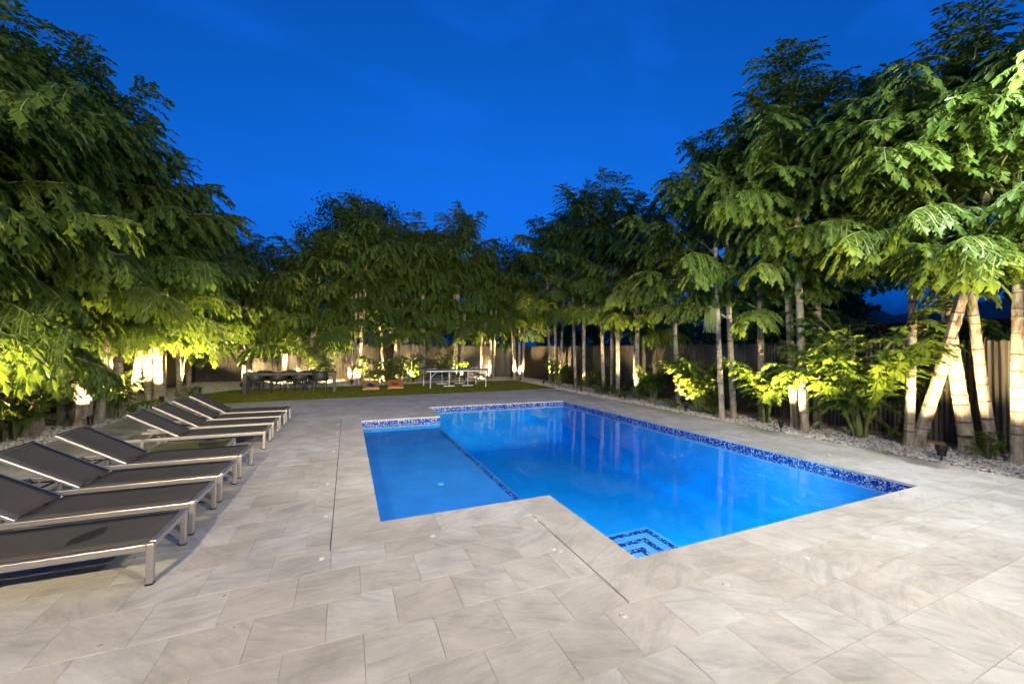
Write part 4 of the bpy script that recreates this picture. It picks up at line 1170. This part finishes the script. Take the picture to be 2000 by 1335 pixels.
palm('fishtail_palm', (8.85, 19.6), [(0, 0, 5.6, 0, 0.1, 0.07), (-0.25, 0.1, 5.3, -0.3, 0.1, 0.06), (0.25, 0.15, 5.6, 0.2, 0.1, 0.07), (-0.1, 0.3, 5.0, -0.1, 0.2, 0.06)], 'fishtail palm clump with fanned stems lit at the far fence corner', RG, 8, 0.42, 0.95, 17)

def clump(n, H, spread, q, r=0.085):
    return [(q.uniform(-spread, spread), q.uniform(-spread * 0.6, spread * 0.6), H * q.uniform(0.82, 1.0), q.uniform(-0.35, 0.35), q.uniform(-0.25, 0.2), r * q.uniform(0.8, 1.15)) for _ in range(n)]
BK = [((7.3, 20.9), 3, 6.6, 'dark unlit fishtail palm clump between the table-tennis table and the far corner'),
      ((5.65, 20.6), 4, 8.3, 'fishtail palm clump with burning bright stems behind the table-tennis table'),
      ((3.45, 20.6), 4, 7.7, 'lit fishtail palm clump behind the left end of the table-tennis table'),
      ((2.1, 21.0), 3, 6.8, 'shaded fishtail palm clump behind the red bean bag board'),
      ((0.25, 20.5), 4, 7.8, 'white-lit fishtail palm clump just past the dining table end'),
      ((-1.95, 20.5), 4, 5.4, 'lit fishtail palm clump behind the middle of the dining table'),
      ((-3.05, 20.8), 2, 5.4, 'fishtail palm clump with two forked trunks behind the dining table'),
      ((-4.3, 20.4), 2, 5.4, 'fishtail palm with a leaning white-lit trunk behind the dining table end')]
for i, ((x, y), n, H, lab) in enumerate(BK):
    q = random.Random(100 + i)
    st = clump(n, H, 0.45, q)
    if i == 7: st = [(0.5, -0.2, 5.2, -0.9, 0.2, 0.10), (0.0, 0.3, 5.0, 0.1, 0.1, 0.08)]
    palm('fishtail_palm', (x, y), st, lab, BG, 9 if n > 2 else 11, 0.30, 1.08, 40 + i)
LK = [((-5.5, 18.8), 3, 5.6, 'fishtail palm clump in the far corner behind the lounger row and lawn end'),
      ((-5.35, 16.7), 3, 5.1, 'fishtail palm clump beside the rounded lawn end'),
      ((-5.5, 15.0), 4, 5.3, 'fishtail palm clump behind the farthest lounger backrest'),
      ((-5.55, 13.5), 4, 5.7, 'shaded fishtail palm clump of many trunks behind the last two loungers'),
      ((-5.5, 12.3), 3, 6.1, 'fishtail palm clump with ringed trunks behind the fifth and sixth loungers'),
      ((-5.35, 11.2), 3, 6.3, 'fishtail palm whose thick trunk burns white above a spotlight at the loungers'),
      ((-5.6, 10.3), 3, 6.1, 'fishtail palm with a leaning lit trunk beside the burning white trunk'),
      ((-5.5, 9.1), 3, 5.8, 'fishtail palm clump with green stems behind the second and third loungers'),
      ((-5.7, 7.8), 3, 5.2, 'fishtail palm clump with leafy fronds hanging over the first loungers'),
      ((-5.8, 6.3), 3, 4.6, 'fishtail palm clump at the near end of the lounger fence')]
for i, ((x, y), n, H, lab) in enumerate(LK):
    q = random.Random(200 + i)
    st = clump(n, H, 0.42, q, 0.10)
    if i == 5: st = [(0.1, 0.05, H, 0.1, 0.15, 0.17), (-0.2, 0.15, H * 0.95, -0.2, 0.2, 0.11), (0.25, 0.4, H * 0.9, 0.1, 0.3, 0.09)]
    if i == 6: st = [(0.2, -0.1, H, -0.35, 0.2, 0.15), (-0.25, 0.1, H * 0.95, -0.2, -0.1, 0.10), (-0.1, -0.35, H * 0.9, 0, 0, 0.09)]
    palm('fishtail_palm', (x, y), st, lab, LGp, 10, 0.27, 1.08, 60 + i)

# hanging flower tassel on the slim palm, a second one on the closest palm
def tassel(parent, base, n, L, seed):
    q = random.Random(seed); m = MB()
    m.tube([(0.0, 0, 0.12), (-0.08, 0, 0.10), (-0.13, 0, 0.0)], [0.02, 0.018, 0.02], 6)
    for k in range(n):
        a = q.uniform(0, 2 * PI); r = 0.13 * math.sqrt(q.random()); x, y = -0.13 + r * math.cos(a), r * math.sin(a)
        l = L * q.uniform(0.75, 1.0)
        pts = [(-0.13 + (x + 0.13) * 0.3, y * 0.3, 0.0), (x, y, -0.10), (x + q.uniform(-.015, .015), y + q.uniform(-.015, .015), -l * 0.55), (x + q.uniform(-.03, .03), y + q.uniform(-.03, .03), -l)]
        m.tube(pts, [0.006, 0.010, 0.010, 0.006], 4, cap=False)
    return m.build('flower_tassel', MT['string'], parent, loc=base)
tassel(pj, (-0.02, 0.22, 2.92), 60, 0.72, 3)

# young palms and small plants in the gravel
YG = 'young fishtail palms growing low in the gravel'
def young(name, loc, n, s, label, group, seed, spread=0.10, stems=4, kinds=('up', 'up', 'up', 'mid')):
    q = random.Random(seed)
    r = empty(name, (loc[0], loc[1], -0.02), 0, label, 'plant', group)
    for k in range(stems):
        a = 6.28 * k / stems + q.uniform(-0.4, 0.4); d = spread * q.uniform(0.5, 1)
        MB().tube([(d * math.cos(a), d * math.sin(a), 0), (d * 1.3 * math.cos(a), d * 1.3 * math.sin(a), 0.35 * s), (d * 1.8 * math.cos(a), d * 1.8 * math.sin(a), 0.75 * s)], [0.03 * s + 0.006, 0.024 * s + 0.004, 0.012 * s + 0.003], 7).build('stem', MT['petiole'], r)
    for i in range(n):
        a = i * 2.399 + q.uniform(-0.3, 0.3); me = q.choice(YF[q.choice(kinds)]); h = q.uniform(0.05, 0.75) * s
        dd = spread * (1 + h)
        link('frond', me, r, loc=(dd * math.cos(a) * 0.8, dd * math.sin(a) * 0.8, h), rot=(q.uniform(-.15, .15), q.uniform(-.25, .1), a), scale=s * q.uniform(0.95, 1.4))
    return r
young('young_palm', (9.22, 7.98), 13, 0.80, 'bright lit young palm by the spotlight, beside the two slim trunks', YG, 1, kinds=('up',))
young('young_palm', (9.30, 6.15), 12, 0.70, 'bright lit young palm between the slim trunks and the close pair', YG, 2, kinds=('up',))
young('young_palm', (9.60, 4.42), 18, 1.12, 'large feathery green young palm between the lone trunk and the V trunks', YG, 3, 0.13, 5, kinds=('up', 'up', 'up', 'mid'))
young('young_palm', (9.35, 9.9), 12, 0.60, 'dark leafy young palm in front of the two-trunk clump', YG, 4)
young('young_palm', (9.30, 16.0), 10, 0.6, 'young palm with drooping leaves between the lawn-corner trunks', YG, 5)
young('young_palm', (9.8, 13.3), 7, 0.45, 'young palm low between the slanting dark trunk and the brightest trunk', YG, 6)
young('young_palm', (2.9, 20.2), 12, 0.75, 'lit young palm arching in front of the bare back fence bay', YG, 7)
young('young_palm', (4.9, 20.4), 12, 0.7, 'lit young palm with thin canes behind the table-tennis table middle', YG, 8)
young('young_palm', (1.35, 20.1), 11, 0.8, 'drooping yellow-green young palm behind the cornhole boards', YG, 9, kinds=('mid', 'mid', 'low'))
young('young_palm', (-1.2, 20.3), 12, 0.75, 'lit young palm behind the dining table, cane stems showing', YG, 10)
young('young_palm', (-5.45, 8.3), 11, 0.62, 'green young palm with pale curved stalks behind the second lounger', YG, 11)
young('young_palm', (-5.0, 12.0), 9, 0.55, 'low spreading young palm under the ringed trunks at the loungers', YG, 12, kinds=('mid', 'up'))
young('young_palm', (-5.5, 9.8), 10, 0.7, 'leafy young palm at the foot of the leaning lit trunk', YG, 13)
young('young_palm', (-5.7, 6.9), 12, 0.8, 'young palm with broad fronds at the near end of the lounger fence', YG, 14)
SG = 'small seedlings in the gravel'
SD = [((9.62, 2.72), 0.22, 'bright green palm seedling at the foot of the closest fence trunks'), ((9.75, 3.95), 0.22, 'dark seedling beside the V trunks'),
      ((9.15, 7.45), 0.25, 'small green fern-like seedling between the lit shrub and slim trunks'), ((9.0, 8.75), 0.2, 'seedling at the foot of the dark weathered trunk'),
      ((9.2, 10.4), 0.3, 'seedling in front of the two-trunk clump'), ((9.1, 11.3), 0.28, 'seedling beside the spotlight near the two-trunk clump'),
      ((9.1, 12.3), 0.3, 'seedling near the slanting dark trunk'), ((9.0, 13.5), 0.33, 'seedling with upright canes by the brightest trunk'),
      ((-4.75, 15.6), 0.25, 'lit seedling at the gravel edge near the lawn end')]
for i, ((x, y), s, lab) in enumerate(SD):
    young('seedling', (x, y), 6, s, lab, SG, 50 + i, 0.03, 2, ('mid', 'up'))

# ------------------------------------------------------------------ broadleaf trees beyond the fences
def tree(loc, H, rad, label, seed, nleaf=14000, squash=0.9, size=0.17):
    q = np.random.default_rng(seed); pr = random.Random(seed)
    r = empty('broadleaf_tree', (loc[0], loc[1], -0.06), 0, label, 'tree', 'broadleaf trees beyond the fence')
    cz = H - rad * squash
    m = MB()
    m.tube([(0, 0, 0), (0.1, 0.05, cz * 0.5), (0, 0, cz)], [0.28, 0.22, 0.16], 10)
    for k in range(7):
        a = k * 0.9; e_ = pr.uniform(0.3, 1.1)
        m.tube([(0, 0, cz * pr.uniform(0.55, 0.95)), (rad * 0.4 * math.cos(a), rad * 0.4 * math.sin(a), cz + rad * 0.15 * e_), (rad * 0.8 * math.cos(a), rad * 0.8 * math.sin(a), cz + rad * 0.45 * e_)], [0.10, 0.06, 0.02], 6)
    m.build('trunk', MT['treebark'], r)
    # leaf clumps through an uneven crown
    nc = 260
    d = q.normal(size=(nc, 3)); d /= np.linalg.norm(d, axis=1)[:, None]
    rr = rad * q.uniform(0.35, 1.0, nc) ** 0.6
    C = d * rr[:, None] * np.array([1, 1, squash]); C[:, 2] += cz
    per = nleaf // nc
    L = (C[:, None, :] + q.normal(size=(nc, per, 3)) * rad * q.uniform(0.045, 0.095, nc)[:, None, None]).reshape(-1, 3)
    n = len(L)
    a = q.normal(size=(n, 3)); a[:, 2] -= 0.5; a /= np.linalg.norm(a, axis=1)[:, None]
    b = np.cross(a, q.normal(size=(n, 3))); b /= np.linalg.norm(b, axis=1)[:, None]
    s = (size * q.uniform(0.6, 1.25, n))[:, None]
    V = np.stack([L, L + a * s * 0.5 - b * s * 0.28, L + a * s, L + a * s * 0.5 + b * s * 0.28], 1).reshape(-1, 3)
    link('crown', npmesh('crown', V, np.arange(4 * n).reshape(-1, 4)), r, MT['broad'])
tree((0.7, 27.0), 11.6, 3.6, 'big round dark broadleaf tree rising above the back fence palms', 1, 26000)
tree((11.2, 27.0), 10.0, 3.6, 'dark loose broadleaf tree above the far corner of the back fence', 2, 15000)
tree((4.6, 29.0), 10.4, 3.2, 'dark broadleaf tree showing between the two tallest back palms', 3, 14000)
tree((-5.6, 27.5), 8.0, 3.6, 'low dark broadleaf tree behind the dining table palms', 4, 14000)
for (x, y, H, rad, lab) in ((-2.2, 25.3, 6.0, 2.6, 'dark bushy tree behind the back fence past the dining table'), (1.6, 25.0, 5.6, 2.5, 'dark bushy tree behind the back fence past the cornhole boards'),
                            (4.6, 25.2, 6.2, 2.6, 'dark bushy tree behind the back fence past the table-tennis table'), (7.8, 25.0, 6.0, 2.6, 'dark bushy tree behind the back fence near its far corner'), (-6.6, 25.0, 5.8, 2.5, 'dark bushy tree outside the far corner behind the loungers')):
    tree((x, y), H, rad, lab, int(x * 10) + 200, 7000)
tree((15.5, 15.5), 4.6, 2.3, 'dark bushy tree in front of the purple-roofed house', 5, 9000)
tree((12.3, 6.9), 4.0, 1.5, 'small dark tree just over the side fence behind the close pair of palms', 7, 6000)
tree((12.6, 17.6), 5.0, 2.2, 'dark bushy tree over the side fence by the far lit trunks', 8, 7000)
tree((12.9, 21.5), 5.4, 2.3, 'dark bushy tree beyond the far fence corner', 9, 7000)
tree((14.5, 9.5), 4.8, 2.2, 'dark bushy tree between the two neighbouring houses', 6, 9000)

# ------------------------------------------------------------------ garden spotlights
SL = [((8.78, 2.98), (9.95, 3.3, 1.9), 0.5, 'squat bronze spotlight in the gravel before the V trunks', 'bullet'),
      ((8.72, 5.42), (9.35, 5.9, 1.2), 0.6, 'black spotlight on a stake before the lit shrub and close pair', ''),
      ((8.90, 8.15), (9.25, 7.95, 1.0), 0.6, 'black spotlight at the foot of the first lit shrub', ''),
      ((8.88, 10.75), (9.6, 11.2, 2.2), 1.0, 'black spotlight at the gravel edge by the two-trunk clump', ''),
      ((8.95, 13.55), (9.35, 14.0, 1.8), 1.0, 'black spotlight under the brightest trunk by the lawn corner', ''),
      ((8.95, 16.9), (9.5, 17.1, 2.0), 1.2, 'black spotlight at the far side clump of thin trunks', ''),
      ((8.60, 18.95), (8.85, 19.6, 1.6), 1.3, 'black spotlight at the fanned stems in the far corner', ''),
      ((5.75, 19.85), (5.65, 20.6, 1.6), 1.5, 'black spotlight behind the table-tennis table', ''),
      ((3.05, 19.7), (3.3, 20.6, 1.8), 1.5, 'black spotlight between the boards and the table-tennis table', ''),
      ((0.2, 19.3), (0.25, 20.5, 1.6), 1.5, 'black spotlight before the white-lit clump by the dining table', ''),
      ((-1.7, 19.6), (-1.95, 20.5, 1.6), 0.9, 'black spotlight behind the middle of the dining table', ''),
      ((7.2, 20.2), (6.9, 22.4, 1.5), 1.0, 'black spotlight washing the back fence between the table-tennis table and far corner', ''),
      ((1.6, 20.2), (1.7, 22.4, 1.5), 1.3, 'black spotlight washing the back fence behind the cornhole boards', ''),
      ((-0.9, 20.2), (-0.8, 22.4, 1.5), 1.2, 'black spotlight washing the back fence between two dining table clumps', ''),
      ((-2.9, 20.1), (-2.7, 22.3, 1.5), 1.2, 'black spotlight washing the back fence by the forked trunks', ''),
      ((-4.05, 19.2), (-4.0, 20.4, 1.5), 1.6, 'black spotlight under the leaning white-lit trunk', ''),
      ((-4.9, 17.3), (-5.2, 17.0, 2.2), 1.1, 'black spotlight at the rounded lawn end', ''),
      ((-4.98, 14.4), (-5.2, 14.8, 2.2), 1.1, 'black spotlight behind the farthest lounger', ''),
      ((-4.86, 10.75), (-5.25, 11.2, 1.9), 0.8, 'black spotlight under the burning white trunk', ''),
      ((-5.35, 8.55), (-5.3, 9.6, 1.8), 0.55, 'black spotlight behind the second and third loungers', ''),
      ((-4.86, 7.2), (-5.0, 7.6, 2.2), 0.65, 'black spotlight at the near end of the lounger fence', ''),
      ((-4.95, 12.75), (-5.2, 12.9, 2.2), 0.85, 'black spotlight behind the fifth and sixth loungers', ''),
      ((9.0, 1.6), (9.8, 2.5, 1.9), 0.4, 'black spotlight beside the closest fence trunk', '')]
BURN = ((8.95, 13.55), (8.60, 18.95), (5.75, 19.85), (3.05, 19.7), (0.2, 19.3), (-4.05, 19.2), (-4.86, 10.75), (-5.35, 8.55), (8.88, 10.75), (8.95, 16.9))
for (x, y), aim, k, lab, kind in SL:
    if y > 16.5 and x > -4.5: aim, k, cone = (aim[0], aim[1], 1.3), k * 1.35, 92      # tight beams on the far trunks and fence
    elif (x, y) in BURN: aim, k, cone = (aim[0], aim[1], aim[2] + 0.3), k * 0.8, 104
    else: aim, k, cone = (x + 0.30 * (aim[0] - x), y + 0.30 * (aim[1] - y), 2.6), k * 1.7, 128
    r = empty('garden_spotlight', (x, y, 0), 0, lab, 'spotlight', 'garden spotlights in the gravel')
    z = 0.14
    d = (Vector(aim) - Vector((x, y, z))).normalized()
    b = 1.35 if kind else 1.0
    MB().cyl((0, 0, -0.02), (0, 0, 0.09), 0.012, 0.012, 10).cyl((0, 0, -0.01), (0, 0, 0.012), 0.05 * b, 0.045 * b, 18).build('stake', MT['black'], r)
    c0 = Vector((0, 0, z))
    bd = MB(); bd.cyl(c0 - d * 0.06, c0 + d * 0.05, 0.036 * b, 0.048 * b, 20)
    bd.tube([c0 + d * 0.045, c0 + d * 0.05, c0 + d * 0.115, c0 + d * 0.115, c0 + d * 0.055], [0.048 * b, 0.053 * b, 0.053 * b, 0.049 * b, 0.048 * b], 20, cap=False)
    bd.build('lamp_body', MT['black'], r)
    MB().cyl(c0 + d * 0.051, c0 + d * 0.054, 0.042 * b, 0.042 * b, 20).build('lens', MT['lens'], r)
    spot('spotlight_beam', Vector((x, y, z)) + d * 0.108, aim, SPOT_W * k, WARM, cone, 0.65, 0.03, r)

# ------------------------------------------------------------------ fallen bits of dry leaf on the paving and in the gravel
def litter_mat():
    m, nt, bs = new_mat('dry_leaf')
    rnd, g = piece_random(nt)
    r = ramp(nt, (0.0, (0.10, 0.06, 0.03)), (0.5, (0.20, 0.12, 0.05)), (1.0, (0.30, 0.22, 0.10))); nt.links.new(rnd, r.inputs[0]); nt.links.new(r.outputs[0], bs.inputs['Base Color'])
    bs.inputs['Roughness'].default_value = 0.8
    return m
V, F = [], []
def bit(x, y, z, s):
    a = random.uniform(0, 2 * PI); c, sn = math.cos(a), math.sin(a); o = len(V)
    for px, py, pz in ((-1, 0, 0), (-0.2, -0.32, 0.12), (1, 0.08, 0.05), (0.1, 0.30, 0.16)):
        V.append((x + s * (px * c - py * sn), y + s * (px * sn + py * c), z + s * pz * random.uniform(0.6, 1.6)))
    F.append((o, o + 1, o + 2, o + 3))
for _ in range(2000):
    if len(F) > 95: break
    x, y = random.uniform(-3.5, 8.4), random.uniform(0.6, 13.5)
    if any(a - 0.02 < x < b + 0.02 and c - 0.02 < y < d + 0.02 for a, b, c, d in HOLES): continue
    bit(x, y, 0.003, random.uniform(0.006, 0.022))
for _ in range(420):
    x, y = (random.uniform(8.7, 10.2), random.uniform(1, 17)) if random.random() < 0.65 else (random.uniform(-6.4, -4.9), random.uniform(6.5, 17))
    bit(x, y, 0.022, random.uniform(0.02, 0.07))
lt = link('leaf_litter', pydata('leaf_litter', V, F), None, litter_mat())
tag(lt, 'small dry brown leaf bits scattered over the paving and gravel', 'leaf litter', kind='stuff')
